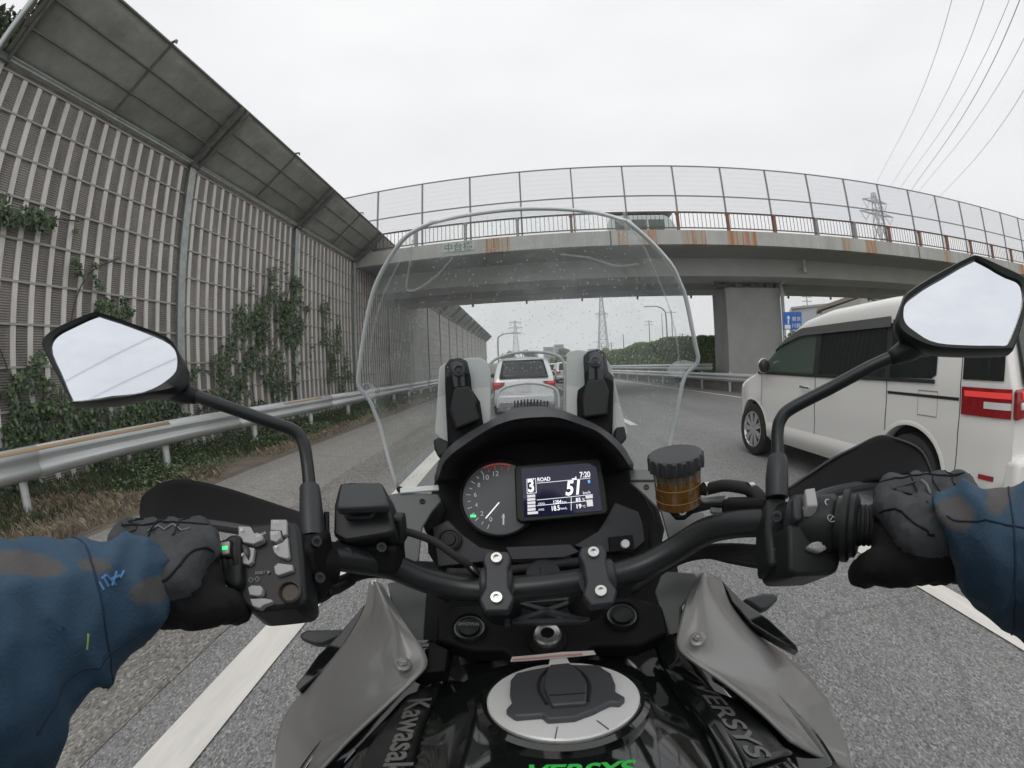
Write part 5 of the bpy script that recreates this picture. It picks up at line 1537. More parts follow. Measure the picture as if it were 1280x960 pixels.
fc = MB().prism([cen + cu_ * x * cr_ + cv_ * y * cr_ * 1.1 + capn * .015 for x, y in capc], -capn * .012).build('fuel_cap', m_cap, tank, bevel=.002, smooth=35)
hd_ = MB().prism([cen + cu_ * x * cr_ + cv_ * y * cr_ + capn * .020 for x, y in [(-.14, .66), (.14, .68), (.27, .36), (.31, .05), (.24, -.44), (-.17, -.44), (-.25, .05), (-.22, .38)]], -capn * .007)
hd_.build('cap_handle', m_cap, fc, bevel=.002)
gr_ = MB()
for sx in (-1, 1):
    P = [(sx * .17 + .01, .64), (sx * .30 + .015, .36), (sx * .33 + .015, .04), (sx * .25 + .02, -.34)]
    gr_.tube(smooth_pts([cen + cu_ * x * cr_ + cv_ * y * cr_ + capn * .0158 for x, y in P], 5), .0016, 6)
gr_.bar(cen + cu_ * cr_ * -.19 + cv_ * cr_ * -.22 + capn * .0202, cen + cu_ * cr_ * .25 + cv_ * cr_ * -.22 + capn * .0202, .0016, .001, up=capn)
gr_.build('handle_groove', mat('groove', (.008, .008, .008), .8), fc)
MB().prism([cen + cu_ * x * cr_ + cv_ * y * cr_ + capn * .019 for x, y in [(-.11, 1.0), (.11, 1.0), (.16, .64), (-.16, .64)]], -capn * .013).build('key_cover', m_ring, fc, bevel=.0015)
# warning sticker in front of the cap
stp = plane(692, 822, .53, (0, -.5, .87))
plate('warning_sticker', [(638, 827), (640, 821), (702, 815), (742, 813), (745, 818), (700, 822)], stp, .0015, m_lab, tank, bevel=0)
plate('sticker_band', [(640, 826), (641, 824.5), (700, 819), (728, 817), (728, 819), (700, 821)], stp, .001, m_pink, tank, bevel=0, lift=.002)
# tank side panels (raised knee panels with lettering)
def tank_panel(px, m, lift, name='knee_panel'):
    P = [ontank(x, y) for x, y in px]
    rows_ = []
    return P
def surf_patch(rows_px, m, name, lift=.004):
    R = []
    for a, b_ in rows_px:
        R.append([ontank(a[0] + (b_[0] - a[0]) * t, a[1] + (b_[1] - a[1]) * t) for t in np.linspace(0, 1, 14)])
    R = [[p + tnorm(p) * lift * (1 if 0 < j < 13 else .2) for j, p in enumerate(r)] for r in R]
    cols = [smooth_pts([r[j] for r in R], 5) for j in range(14)]
    return MB().sheet([[cols[j][i] for j in range(14)] for i in range(len(cols[0]))]).build(name, m, tank, smooth=60, solid=.003)
surf_patch([((538, 846), (556, 844)), ((512, 870), (548, 870)), ((488, 900), (532, 905)), ((466, 930), (522, 940)), ((450, 958), (512, 970)), ((440, 985), (505, 1000))], m_carb, 'knee_panel', .006)
surf_patch([((826, 822), (842, 822)), ((842, 846), (880, 842)), ((862, 874), (912, 866)), ((884, 902), (940, 890)), ((908, 930), (965, 915)), ((930, 965), (990, 945))], m_carb, 'knee_panel', .006)
surf_patch([((818, 832), (828, 828)), ((838, 862), (852, 856)), ((860, 892), (876, 884)), ((880, 920), (898, 912)), ((896, 955), (916, 945)), ((905, 985), (928, 975))], m_gloss, 'tank_ridge', .010)
def tank_writing(s, a, b_, m, hs, lift=.010, flip=1, shear=0., bold=.01):
    A = ontank(*a); Bq = ontank(*b_); n_ = tnorm((A + Bq) / 2)
    return writing('tank_writing', s, A + n_ * lift, Bq + n_ * lift, n_, m, tank, hscale=hs, shear=shear, bold=bold)
tank_writing('Kawasaki', (514, 884), (478, 985), m_wgrey, .95, bold=.02)
tank_writing('VERSYS', (866, 862), (938, 958), m_wgrey, .60, shear=.2, bold=.02, lift=.007)
tank_writing('VERSYS', (660, 978), (799, 971), m_grn, 1.0, shear=.35, lift=.004, bold=.03)

# --- left switch pod and controls
lpn = plane(335, 705, .385, (.12, -.62, .78))
pod = plate('switch_pod', [(299, 664), (303, 656), (345, 651), (370, 651), (375, 662), (379, 700), (383, 750), (374, 758), (340, 762), (314, 764), (302, 756), (293, 728), (293, 690)], lpn, .040, m_blk, bike, bevel=.006)
plate('switch_pod_end', [(273, 678), (287, 667), (300, 666), (300, 726), (292, 735), (277, 728), (272, 710)], plane(287, 700, .388, (.1, -.62, .78)), .034, m_blk, bike, bevel=.006)
zz = lambda pts_: [(240 + x / 4, 580 + y / 4) for x, y in pts_]
btns = [([(240, 322), (300, 325), (320, 362), (268, 374), (262, 418), (322, 432), (312, 500), (292, 515), (246, 505)], .006), ([(268, 382), (340, 362), (370, 380), (366, 400), (322, 420), (268, 410)], .010),
        ([(401, 290), (480, 290), (482, 362), (462, 372), (455, 345), (400, 343)], .006), ([(401, 352), (452, 352), (457, 386), (432, 408), (403, 398)], .009),
        ([(410, 424), (460, 402), (484, 376), (495, 475), (482, 486), (440, 474), (418, 452)], .006), ([(417, 525), (437, 506), (510, 515), (512, 543), (440, 568), (425, 560)], .006),
        ([(292, 632), (310, 620), (355, 622), (365, 636), (361, 665), (345, 674), (300, 668)], .008), ([(300, 685), (370, 682), (412, 690), (412, 702), (370, 716), (350, 732), (315, 722)], .007)]
for k, (b_, l) in enumerate(btns):
    plate('button', zz(b_), lpn, .007, m_btn, pod, bevel=.0007, lift=l * .7)
c = on(lpn, 364, 742)
MB().lathe(c, lpn[1], [(.0095, 0), (.0095, .004), (.008, .005), (.007, .002), (.0001, .002)], 24).build('horn_button', mat('horn_brown', (.035, .028, .02), .5), pod)
def pw_(s, a, b_, m=None, hs=1., l=.0012): return writing('pod_writing', s, on(lpn, *a) + lpn[1] * l, on(lpn, *b_) + lpn[1] * l, lpn[1], m or m_wgrey, pod, hscale=hs, bold=.01)
pw_('RESET', (320, 719), (333, 718)); 
MB().prism([on(lpn, x, y) + lpn[1] * .001 for x, y in ((335, 714), (335, 718.5), (339, 716))], lpn[1] * .0006).build('pod_mark', m_wgrey, pod, smooth=0)
m_mk = mat('button_print', (.62, .62, .62), .5)
for s, a, b_, l in (('MODE', (327, 680), (338, 675), .0105), ('▲', (303, 669), (308, 668), .0065), ('▼', (304, 701), (309, 700), .0065), ('TC', (345, 660), (352, 659), .0065), ('SET', (344, 676), (352, 675), .0095), ('▼', (346, 691), (351, 690), .0065)):
    writing('button_writing', s, on(lpn, *a) + lpn[1] * l, on(lpn, *b_) + lpn[1] * l, lpn[1], m_mk, pod)
writing('pod_writing', '◇◇', on(lpn, 311, 729) + lpn[1] * .0012, on(lpn, 326, 727) + lpn[1] * .0012, lpn[1], m_wgrey, pod)
epl = plane(283, 691, .386, (.1, -.62, .78))
ki = plate('indicator_frame', [(275, 679), (291, 676), (290, 697), (275, 699)], epl, .004, m_blkm, bike, bevel=.001, lift=.002)
plate('indicator_button', [(277.5, 681), (289, 679), (288, 694.5), (277.5, 696)], epl, .004, m_btn, ki, bevel=.001, lift=.004)
MB().bar(on(epl, 281, 688.6) + epl[1] * .0045, on(epl, 287, 688) + epl[1] * .0045, .0028, .001, up=epl[1]).build('indicator_lamp', m_led, ki)
# perch, boot and mirror stem, left
MB().tube([pt(375, 705, D=.425), pt(412, 706, D=.44)], .0205, 24).build('lever_perch', m_blkm, bike)
MB().box(pt(394, 706, D=.42), (.022, .05, .055)).build('perch_clamp', m_blkm, bike, bevel=.006)
for p in ((396, 677), (400, 722)): 
    c = pt(*p, D=.395); bolt(bike, c, unit(CAM - c), .0048, .004, m=m_gry)
MB().tube(smooth_pts([pt(372, 690, D=.45), pt(330, 668, D=.49), pt(250, 655, D=.52), pt(190, 655, D=.53)], 4), .006, 10).build('clutch_lever', m_gry, bike)
def boot(pts_, r): MB().tube([pt(x, y, D=d) for x, y, d in pts_], r, 24).build('rubber_boot', m_gry, bike, smooth=40)
boot([(391, 672, .425), (390, 657, .43), (388, 620, .445), (387, 610, .45), (387, 608, .452)], [.0118, .0122, .0108, .0102, .006])
MB().tube(smooth_pts([pt(x, y, D=d) for x, y, d in [(388, 618, .447), (384, 580, .46), (379, 553, .467), (367, 538, .47), (345, 530, .473), (300, 514, .482), (262, 501, .49), (238, 492, .497)]], 6), .0066, 20).build('mirror_stem', m_bar_, bike, smooth=180)
# left mirror
def mirror(outer, glass, c, D, n_, back, cone):
    pl = plane(c[0], c[1], D, n_)
    n_ = pl[1]
    out3 = smooth_loop([on(pl, x, y) for x, y in outer], 3); g3 = smooth_loop([on(pl, x, y) for x, y in glass], 3)
    cen_ = sum(out3) / len(out3)
    def ringf(s, off, cc=None): return [cen_ + (p - cen_) * s - n_ * off for p in out3]
    h_ = MB().loft([g3, [p + n_ * .003 for p in smooth_loop([on(pl, x, y) for x, y in glass], 3)]][::-1] , caps=False) if False else MB()
    inner_ = [cen_ + (p - cen_) * 1.0 for p in g3]
    # resample the inner loop to match the outer count by angle
    e1 = unit(out3[0] - cen_); e2 = np.cross(n_, e1)
    ang = lambda p: math.atan2((p - cen_) @ e2, (p - cen_) @ e1)
    ga = sorted([(ang(p), np.linalg.norm(p - cen_)) for p in inner_])
    gaa = np.array([q[0] for q in ga]); gr2 = np.array([q[1] for q in ga])
    gaa = np.concatenate([gaa - 2 * math.pi, gaa, gaa + 2 * math.pi]); gr2 = np.tile(gr2, 3)
    inn = []
    for p in out3:
        a = ang(p); r = np.interp(a, gaa, gr2); d = unit(p - cen_)
        inn.append(cen_ + d * min(r, np.linalg.norm(p - cen_) * .97))
    h_.loft([[p - n_ * .002 for p in inn], [p + n_ * .003 for p in inn], [p * .35 + q * .65 + n_ * .005 for p, q in zip(inn, out3)], [p + n_ * .001 for p in out3], ringf(1.0, .012), ringf(.93, .026), ringf(.72, .040), ringf(.35, .047), ringf(.02, .048)], caps=False)
    o = h_.build('mirror_housing', m_blk, bike, smooth=50)
    MB().add([p + n_ * .0 for p in inn], [tuple(range(len(inn)))]).build('mirror_glass', m_mirr, o, smooth=0)
    # neck and cone to the stem
    a, b_, c2 = [np.array(q) for q in cone]
    MB().tube(smooth_pts([a, (a * .6 + b_ * .4), b_, c2], 4), list(np.interp(np.linspace(0, 1, 13), [0, .3, .62, 1], [.021, .0165, .0135, .0075])), 20).build('mirror_joint', m_blk, o, smooth=180)
def refl_n(c, D, r):
    v = ray(*c); return unit(np.array(r) / np.linalg.norm(r) - v)
nL = refl_n((145, 448), .5, (.10, -.62, .55)); nR = refl_n((1200, 380), .5, (-.10, -.62, .55))
mirror([(53, 431), (62, 416), (88, 402), (116, 392), (127, 392), (165, 405), (210, 422), (225, 442), (235, 461), (234, 480), (222, 490), (184, 494), (142, 502), (96, 505), (88, 500), (70, 466)],
       [(64, 437), (71, 420), (95, 407), (120, 396), (129, 397), (168, 411), (208, 427), (220, 441), (222, 458), (216, 471), (187, 489), (142, 496), (97, 502), (90, 498), (77, 467)],
       (145, 448), .515, nL, .05, (pt(212, 478, D=.515), pt(228, 490, D=.503), pt(247, 496, D=.495)))
mirror([(1119, 401), (1126, 379), (1134, 366), (1170, 343), (1211, 322), (1224, 322), (1250, 332), (1274, 343), (1284, 354), (1282, 386), (1268, 434), (1258, 439), (1210, 440), (1166, 437), (1137, 427), (1122, 416)],
       [(1129, 390), (1136, 375), (1175, 350), (1214, 328), (1222, 327), (1254, 345), (1270, 351), (1277, 360), (1277, 384), (1259, 431), (1252, 433), (1210, 433), (1167, 429), (1145, 417), (1131, 405)],
       (1200, 382), .515, nR, .05, (pt(1148, 424, D=.515), pt(1134, 437, D=.503), pt(1112, 448, D=.495)))
MB().tube(smooth_pts([pt(x, y, D=d) for x, y, d in [(972, 600, .455), (972, 560, .465), (972, 540, .47), (976, 524, .473), (990, 510, .476), (1040, 484, .483), (1085, 460, .49), (1118, 445, .497)]], 6), .0066, 20).build('mirror_stem', m_bar_, bike, smooth=180)
boot([(971, 622, .44), (971, 600, .445), (972, 580, .452), (972, 572, .456), (972, 570, .457)], [.0112, .0115, .0108, .0095, .005])
# clutch side junction box
jb = plane(456, 640, .44, (.0, -.72, .69))
box = plate('control_box', [(424, 604), (440, 602), (477, 603), (487, 630), (493, 662), (487, 668), (432, 677), (416, 669), (417, 632)], jb, .045, m_blk, bike, bevel=.005)
plate('box_lid', [(425, 604), (477, 602), (487, 631), (419, 634)], plane(452, 618, .43, (0, -.35, .94)), .01, m_gry, box, bevel=.003)
plate('box_ridge', [(427, 640), (475, 635), (465, 650), (434, 651)], jb, .006, m_gry, box, bevel=.002, lift=.004)
MB().box(pt(462, 690, D=.47), (.066, .04, .03)).build('box_bracket', m_blkm, bike, bevel=.004)
for p in ((434, 691), (477, 684)):
    c = pt(*p, D=.438); bolt(bike, c, unit(CAM - c), .0052, .004, m=m_gry)
def hose(pts_, r, m=None, name='cable', n=5): return MB().tube(smooth_pts([pt(x, y, D=d) for x, y, d in pts_], n), r, 12).build(name, m or m_rub, bike, smooth=180)
hose([(497, 662, .455), (520, 668, .46), (545, 678, .462), (565, 692, .462), (585, 706, .47), (600, 722, .50)], .0042)
hose([(585, 706, .468), (594, 714, .472), (603, 724, .49)], .0016, m_steel)
MB().box(pt(499, 660, D=.45), (.012, .02, .028)).build('cable_end', m_blk, bike, bevel=.003)
for k in range(4):
    hose([(376, 752 - 6 * k, .43), (402, 748 - 5 * k, .46), (432, 728 - 2 * k, .49), (468, 718 - 3 * k, .51), (520, 728 - 2 * k, .56), (560, 750, .60)], .0042)
hose([(383, 700, .43), (404, 722, .45), (415, 738, .46), (440, 726, .50)], .005)
MB().bar(pt(384, 730, D=.44), pt(402, 740, D=.44), .006, .01).build('lever_link', m_steel, bike, bevel=.001)
MB().tube([pt(408, 640, D=.44), pt(413, 742, D=.44)], .0028, 8).build('cable_tie_rod', m_blk, bike)

# --- right controls
MB().tube([pt(958, 655, D=.445), pt(986, 655, D=.44)], .0205, 24).build('master_cylinder_clamp', m_blkm, bike)
plate('master_clamp_face', [(960, 620), (984, 618), (986, 660), (984, 708), (962, 708), (958, 660)], plane(972, 665, .415, (0, -.62, .78)), .03, m_blk, bike, bevel=.005)
for p in ((971, 646), (970, 692)):
    c = pt(*p, D=.408); bolt(bike, c, unit(CAM - c), .0052, .004, m=m_gry)
ra, rb = pt(986, 657, D=.425), pt(1054, 657, D=.415)
ax_ = unit(rb - ra); LL = np.linalg.norm(rb - ra)
rpod = MB().lathe(ra, ax_, [(.020, 0), (.026, .002), (.0275, .006), (.0275, LL * .80), (.026, LL * .86), (.0235, LL * .9), (.0235, LL)], 40).build('switch_pod', m_blk, bike, smooth=35)
MB().lathe(rb, ax_, [(.024, 0), (.031, .001), (.031, .006), (.027, .008), (.027, .012), (.024, .014)], 40).build('throttle_flange', m_blk, bike, smooth=30)
rpn = plane(1018, 690, .396, (0, -.80, .60))
rlo = plate('switch_pod_lower', [(986, 655), (1050, 652), (1054, 692), (1048, 714), (1040, 718), (992, 720), (986, 712)], rpn, .05, m_blk, bike, bevel=.006)
rk = plane(1014, 626, .40, (0, -.55, .83))
plate('kill_switch', [(1006, 611), (1019, 609), (1023, 631), (1009, 632)], plane(1014, 622, .398, (0, -.25, .97)), .012, m_btn, rpod, bevel=.0015)
plate('kill_switch', [(1009, 632), (1023, 631), (1024, 641), (1009, 642)], plane(1016, 636, .396, (0, -.9, .4)), .010, m_btn, rpod, bevel=.001)
for px in ([(992, 622), (998, 618), (1003, 622), (1004, 648), (997, 650), (993, 644)], [(1054, 648), (1062, 648), (1062, 653), (1052, 653)]):
    plate('pod_rib', px, plane(1000, 636, .396, (0, -.6, .8)), .012, m_gry, rpod, bevel=.002)
plate('button', [(1006, 685), (1012, 680), (1025, 677), (1030, 682), (1029, 689), (1021, 693), (1008, 689)], rpn, .007, m_btn, rlo, bevel=.0015, lift=.006)
writing('button_writing', 'SELECT', on(rpn, 1010, 688) + rpn[1] * .0065, on(rpn, 1027, 686) + rpn[1] * .0065, rpn[1], m_mk, rlo, hscale=1.3, bold=.01)
npd = plane(1038, 650, .3885, (0, -.6, .8))
m_pm = mat('pod_print', (.42, .42, .43), .5)
writing('pod_writing', 'C', on(npd, 1033, 634), on(npd, 1041, 633), npd[1], m_pm, rpod); 
o = MB()
for k in range(18):
    a0, a1 = 2 * math.pi * k / 18 * .85, 2 * math.pi * (k + 1) / 18 * .85
    c = on(npd, 1039, 648); uu = np.array([1, 0, 0]); vv_ = np.cross(npd[1], uu)
    o.bar(c + (uu * math.cos(a0) + vv_ * math.sin(a0)) * .0034, c + (uu * math.cos(a1) + vv_ * math.sin(a1)) * .0034, .0006, .0004, up=npd[1])
o.bar(on(npd, 1038, 650), on(npd, 1041, 645.5), .0007, .0004, up=npd[1])
o.build('pod_symbol', m_pm, rpod, smooth=0)
# brake reservoir
rc0 = pt(849, 630, D=.53); rc1 = pt(844, 566, D=.505)
rax = unit(rc1 - rc0); RL = np.linalg.norm(rc1 - rc0)
rsv = MB().lathe(rc0, rax, [(.022, -.001), (.0262, .002), (.0268, RL * .66), (.0268, RL * .70)], 40).build('fluid_reservoir', m_amber, bike, smooth=35)
MB().lathe(rc0 + rax * RL * .56, rax, [(.0272, 0), (.0275, RL * .13), (.0275, RL * .18)], 40, caps=False).build('reservoir_neck', clear_mat('neck_clear', (.75, .74, .66), .3, (.5, .48, .4), .07), rsv, smooth=35)
prof = []
cp = MB(); rings = []
for h_, rr_ in ((RL * .72, .0285), (RL * .74, .0312), (RL * .96, .0312), (RL * .985, .030), (RL * .99, .026), (RL * .985, .0001)):
    e1 = unit(np.cross(rax, (0, 1, 0))); e2 = np.cross(rax, e1)
    rings.append([rc0 + rax * h_ + (e1 * math.cos(t_) + e2 * math.sin(t_)) * max(rr_ + (.0010 * (1 if math.sin(t_ * 18) > 0 else -1) if .03 < rr_ else 0), 1e-4) for t_ in np.linspace(0, 2 * math.pi, 108, endpoint=False)])
cp.loft(rings).build('reservoir_cap', m_gry, rsv, smooth=40)
ln_ = MB()
for f in (.18, .42):
    ln_.lathe(rc0 + rax * RL * f, rax, [(.0270, 0), (.0272, .0006), (.0270, .0012)], 40, caps=False)
ln_.build('level_line', mat('level_mark', (.42, .24, .08), .3), rsv)
plate('reservoir_bracket', [(835, 628), (878, 622), (900, 622), (935, 627), (936, 633), (896, 633), (868, 640), (858, 648), (847, 648), (836, 636)], plane(860, 636, .515, (0, -.8, .6)), .008, m_blkm, bike, bevel=.0015)
c = pt(853, 639, D=.512); bolt(bike, c, unit(CAM - c), .0052, .004)
hose([(872, 612, .525), (885, 611, .515), (905, 607, .50), (925, 609, .485), (940, 613, .475), (950, 622, .465), (953, 632, .46)], .0068)
for x_, y_ in ((883, 611), (938, 612)):
    c = pt(x_, y_, D=.515 if x_ < 900 else .475); MB().lathe(c - [.003, 0, 0], (1, .1, 0), [(.0076, 0), (.0076, .006)], 20, caps=False).build('hose_clip', m_steel, bike)
MB().bar(pt(905, 636, D=.475), pt(962, 636, D=.455), .020, .022).build('master_cylinder', m_blkm, bike, bevel=.005)
MB().tube([pt(920, 646, D=.47), pt(952, 645, D=.455)], .009, 16).build('cylinder_body', m_gry, bike)
for px in ([(874, 622), (908, 618), (904, 626), (880, 628)], [(888, 633), (902, 635), (903, 642), (889, 640)]):
    plate('bracket_tab', px, plane(890, 628, .50, (0, -.6, .8)), .004, m_fairi, bike)
MB().tube(smooth_pts([pt(990, 640, D=.45), pt(1030, 618, D=.50), pt(1090, 606, D=.53), pt(1150, 604, D=.54)], 4), .006, 10).build('brake_lever', m_gry, bike)
for k in range(5):
    hose([(985, 704 - 6 * k, .43), (955, 706 - 5 * k, .46), (915, 700 - 4 * k, .49), (880, 694 - 2 * k, .52), (840, 706 - 2 * k, .56), (790, 740, .60)], .0045)
hose([(978, 706, .425), (981, 722, .425)], .006)
hose([(818, 700, .58), (850, 680, .57), (872, 668, .56)], .007)
hose([(560, 716, .56), (600, 716, .58), (640, 712, .60), (690, 706, .62), (740, 700, .60)], .006)
MB().tube([pt(600, 800, D=.60), pt(608, 790, D=.58)], .004, 10).build('lock_pin', m_btn, bike)
# --- handguards
fair('handguard', [[(174, 640, .56), (177, 622, .56), (190, 610, .56), (206, 602, .56), (232, 599, .56), (281, 609, .555), (337, 627, .54), (382, 642, .52)],
                   [(176, 652, .53), (184, 640, .535), (198, 634, .535), (216, 632, .535), (240, 632, .535), (285, 638, .53), (340, 646, .52), (380, 652, .51)],
                   [(184, 668, .51), (192, 664, .51), (204, 662, .51), (222, 660, .51), (246, 660, .51), (290, 662, .51), (345, 662, .50), (379, 664, .50)]], m_blkm, sm=60)
fair('handguard', [[(984, 612, .52), (1010, 594, .53), (1040, 574, .54), (1070, 559, .55), (1098, 546, .56), (1120, 549, .56), (1150, 563, .56), (1166, 594, .56)],
                   [(986, 620, .51), (1012, 606, .52), (1042, 592, .53), (1070, 580, .535), (1096, 572, .54), (1118, 574, .54), (1144, 584, .54), (1160, 604, .54)],
                   [(990, 632, .50), (1014, 622, .51), (1042, 614, .515), (1068, 606, .52), (1094, 600, .52), (1116, 600, .52), (1140, 606, .52), (1155, 616, .52)]], m_blkm, sm=60)
hge = MB()
hge.tube(smooth_pts([pt(x, y, D=d) for x, y, d in [(984, 612, .52), (1010, 594, .53), (1040, 574, .54), (1070, 559, .55), (1098, 546, .56), (1120, 549, .56), (1150, 563, .56), (1166, 594, .56)]], 5), .0018, 6)
hge.build('handguard_edge', m_gry, bike, smooth=180)
# --- the rest of the motorcycle, below and behind the camera
FWy, FWz, RWy = 1.02, .30, -.50
for y in (FWy, RWy):
    t = MB().lathe((TCX, y, .30), (1, 0, 0), [(.22, -.05), (.26, -.058), (.285, -.045), (.30, 0), (.285, .045), (.26, .058), (.22, .05)], 48)
    o = t.build('wheel', m_tyre, bike, smooth=50)
    r = MB()
    for k in range(6):
        a = k * math.pi / 3; r.bar((TCX, y + .03 * math.cos(a), .3 + .03 * math.sin(a)), (TCX, y + .23 * math.cos(a), .3 + .23 * math.sin(a)), .03, .02, up=(1, 0, 0))
    r.lathe((TCX - .04, y, .3), (1, 0, 0), [(.225, 0), (.235, .0), (.235, .08), (.225, .08)], 40, caps=False)
    r.lathe((TCX - .06, y, .3), (1, 0, 0), [(.04, 0), (.04, .12)], 20)
    r.build('rim', m_blk, o, smooth=30)
for sx in (-.105, .105):
    MB().tube([(TCX + sx, .66, .80), (TCX + sx, 1.0, .30)], [.028, .03], 16).build('fork_leg', m_blk, bike)
MB().sheet([[(TCX + .07 * math.cos(b_), FWy + .33 * math.cos(a), .3 + (.31 + .025 * math.sin(b_)) * math.sin(a)) for b_ in np.linspace(0, math.pi, 9)] for a in np.linspace(.3, 2.6, 16)]).build('mudguard', m_gloss, bike, solid=.003)
fr2 = MB()
for z, y0, y1, w_ in ((.84, .42, -.05, .15), (.60, .60, -.10, .19), (.36, .55, -.15, .17), (.24, .40, -.10, .12)):
    fr2.loft([[(TCX + w_ * math.cos(a), (y0 + y1) / 2 + (y0 - y1) / 2 * math.sin(a), z) for a in np.linspace(0, 2 * math.pi, 24, endpoint=False)], [(TCX + w_ * .97 * math.cos(a), (y0 + y1) / 2 + (y0 - y1) / 2 * .97 * math.sin(a), z - .15) for a in np.linspace(0, 2 * math.pi, 24, endpoint=False)]])
fr2.build('engine', m_blkm, bike, smooth=40)
MB().loft([[(TCX + w_ * math.cos(a), y, z + h_ * math.sin(a)) for a in np.linspace(0, 2 * math.pi, 20, endpoint=False)] for y, z, w_, h_ in ((-.14, .86, .13, .04), (-.3, .83, .16, .045), (-.55, .86, .15, .05), (-.8, .92, .10, .04))]).build('seat', m_rub, bike, smooth=50)
MB().loft([[(TCX + w_ * math.cos(a), y, z + h_ * math.sin(a)) for a in np.linspace(0, 2 * math.pi, 20, endpoint=False)] for y, z, w_, h_ in ((-.1, .74, .12, .09), (-.5, .78, .11, .06), (-.9, .88, .07, .05))]).build('tail', m_gloss, bike, smooth=50)
MB().bar((TCX + .13, -.50, .30), (TCX + .13, .05, .42), .04, .07).bar((TCX - .13, -.50, .30), (TCX - .13, .05, .42), .04, .07).build('swingarm', m_blk, bike, bevel=.01)
MB().loft([[(TCX + w_ * math.cos(a), y, z + h_ * math.sin(a)) for a in np.linspace(0, 2 * math.pi, 24, endpoint=False)] for y, z, w_, h_ in ((.72, .96, .16, .13), (.86, .92, .15, .12), (.98, .86, .09, .08), (1.02, .84, .03, .03))]).build('nose_fairing', m_fair, bike, smooth=50)

# ================================================================== RIDER
m_blue = mat('jacket_blue', (.034, .084, .145), .75, col2=(.020, .050, .088), scale=6, bump=.5, bscale=420, detail=8)
m_brn = mat('jacket_grey_brown', (.085, .078, .078), .8, var=.2, bump=.2, bscale=300)
m_blue2 = mat('cuff_navy', (.018, .045, .085), .8, bump=.4, bscale=500)
m_seam = mat('seam_thread', (.012, .03, .06), .8)
m_seamb = mat('glove_stitching', (.006, .006, .006), .9)
m_glv = mat('glove_fabric', (.011, .011, .012), .8, spec=.25, bump=.4, bscale=450)
m_glvg = mat('glove_back', (.052, .055, .060), .65, var=.25, scale=40, spec=.3, bump=.3, bscale=350)
m_piping = mat('glove_piping', (.16, .16, .17), .4)
m_logo = mat('embroidery_blue', (.10, .26, .55), .6)
m_lime = mat('lime_tab', (.35, .45, .10), .6)
rider = thing('person', 'rider in a blue jacket and black gloves holding both handlebar grips', 'person', (TCX, -.28, 0))
def remesh(mb_, name, m, vox, parent, smooth_it=6):
    o = mb_.build(name, m, None, smooth=180)
    q = o.modifiers.new('r', 'REMESH'); q.mode = 'VOXEL'; q.voxel_size = vox; q.use_smooth_shade = True
    q = o.modifiers.new('s', 'SMOOTH'); q.iterations = smooth_it; q.factor = .5
    finalize(o)
    return o
def reparent(o, parent):
    b_ = base_of(parent)
    n = len(o.data.vertices); c = np.empty(n * 3); o.data.vertices.foreach_get('co', c); c = c.reshape(-1, 3) - np.array(b_)
    o.data.vertices.foreach_set('co', c.ravel()); o.data.update(); o.parent = parent
    o.data.shade_smooth()
def caps(mb_, pts_, rs, seg=14):
    mb_.tube(smooth_pts(pts_, 5), list(np.interp(np.linspace(0, 1, 5 * (len(pts_) - 1) + 1), np.linspace(0, 1, len(rs)), rs)), seg)
    mb_.ball(pts_[0], rs[0], seg=12); mb_.ball(pts_[-1], rs[-1], seg=12)

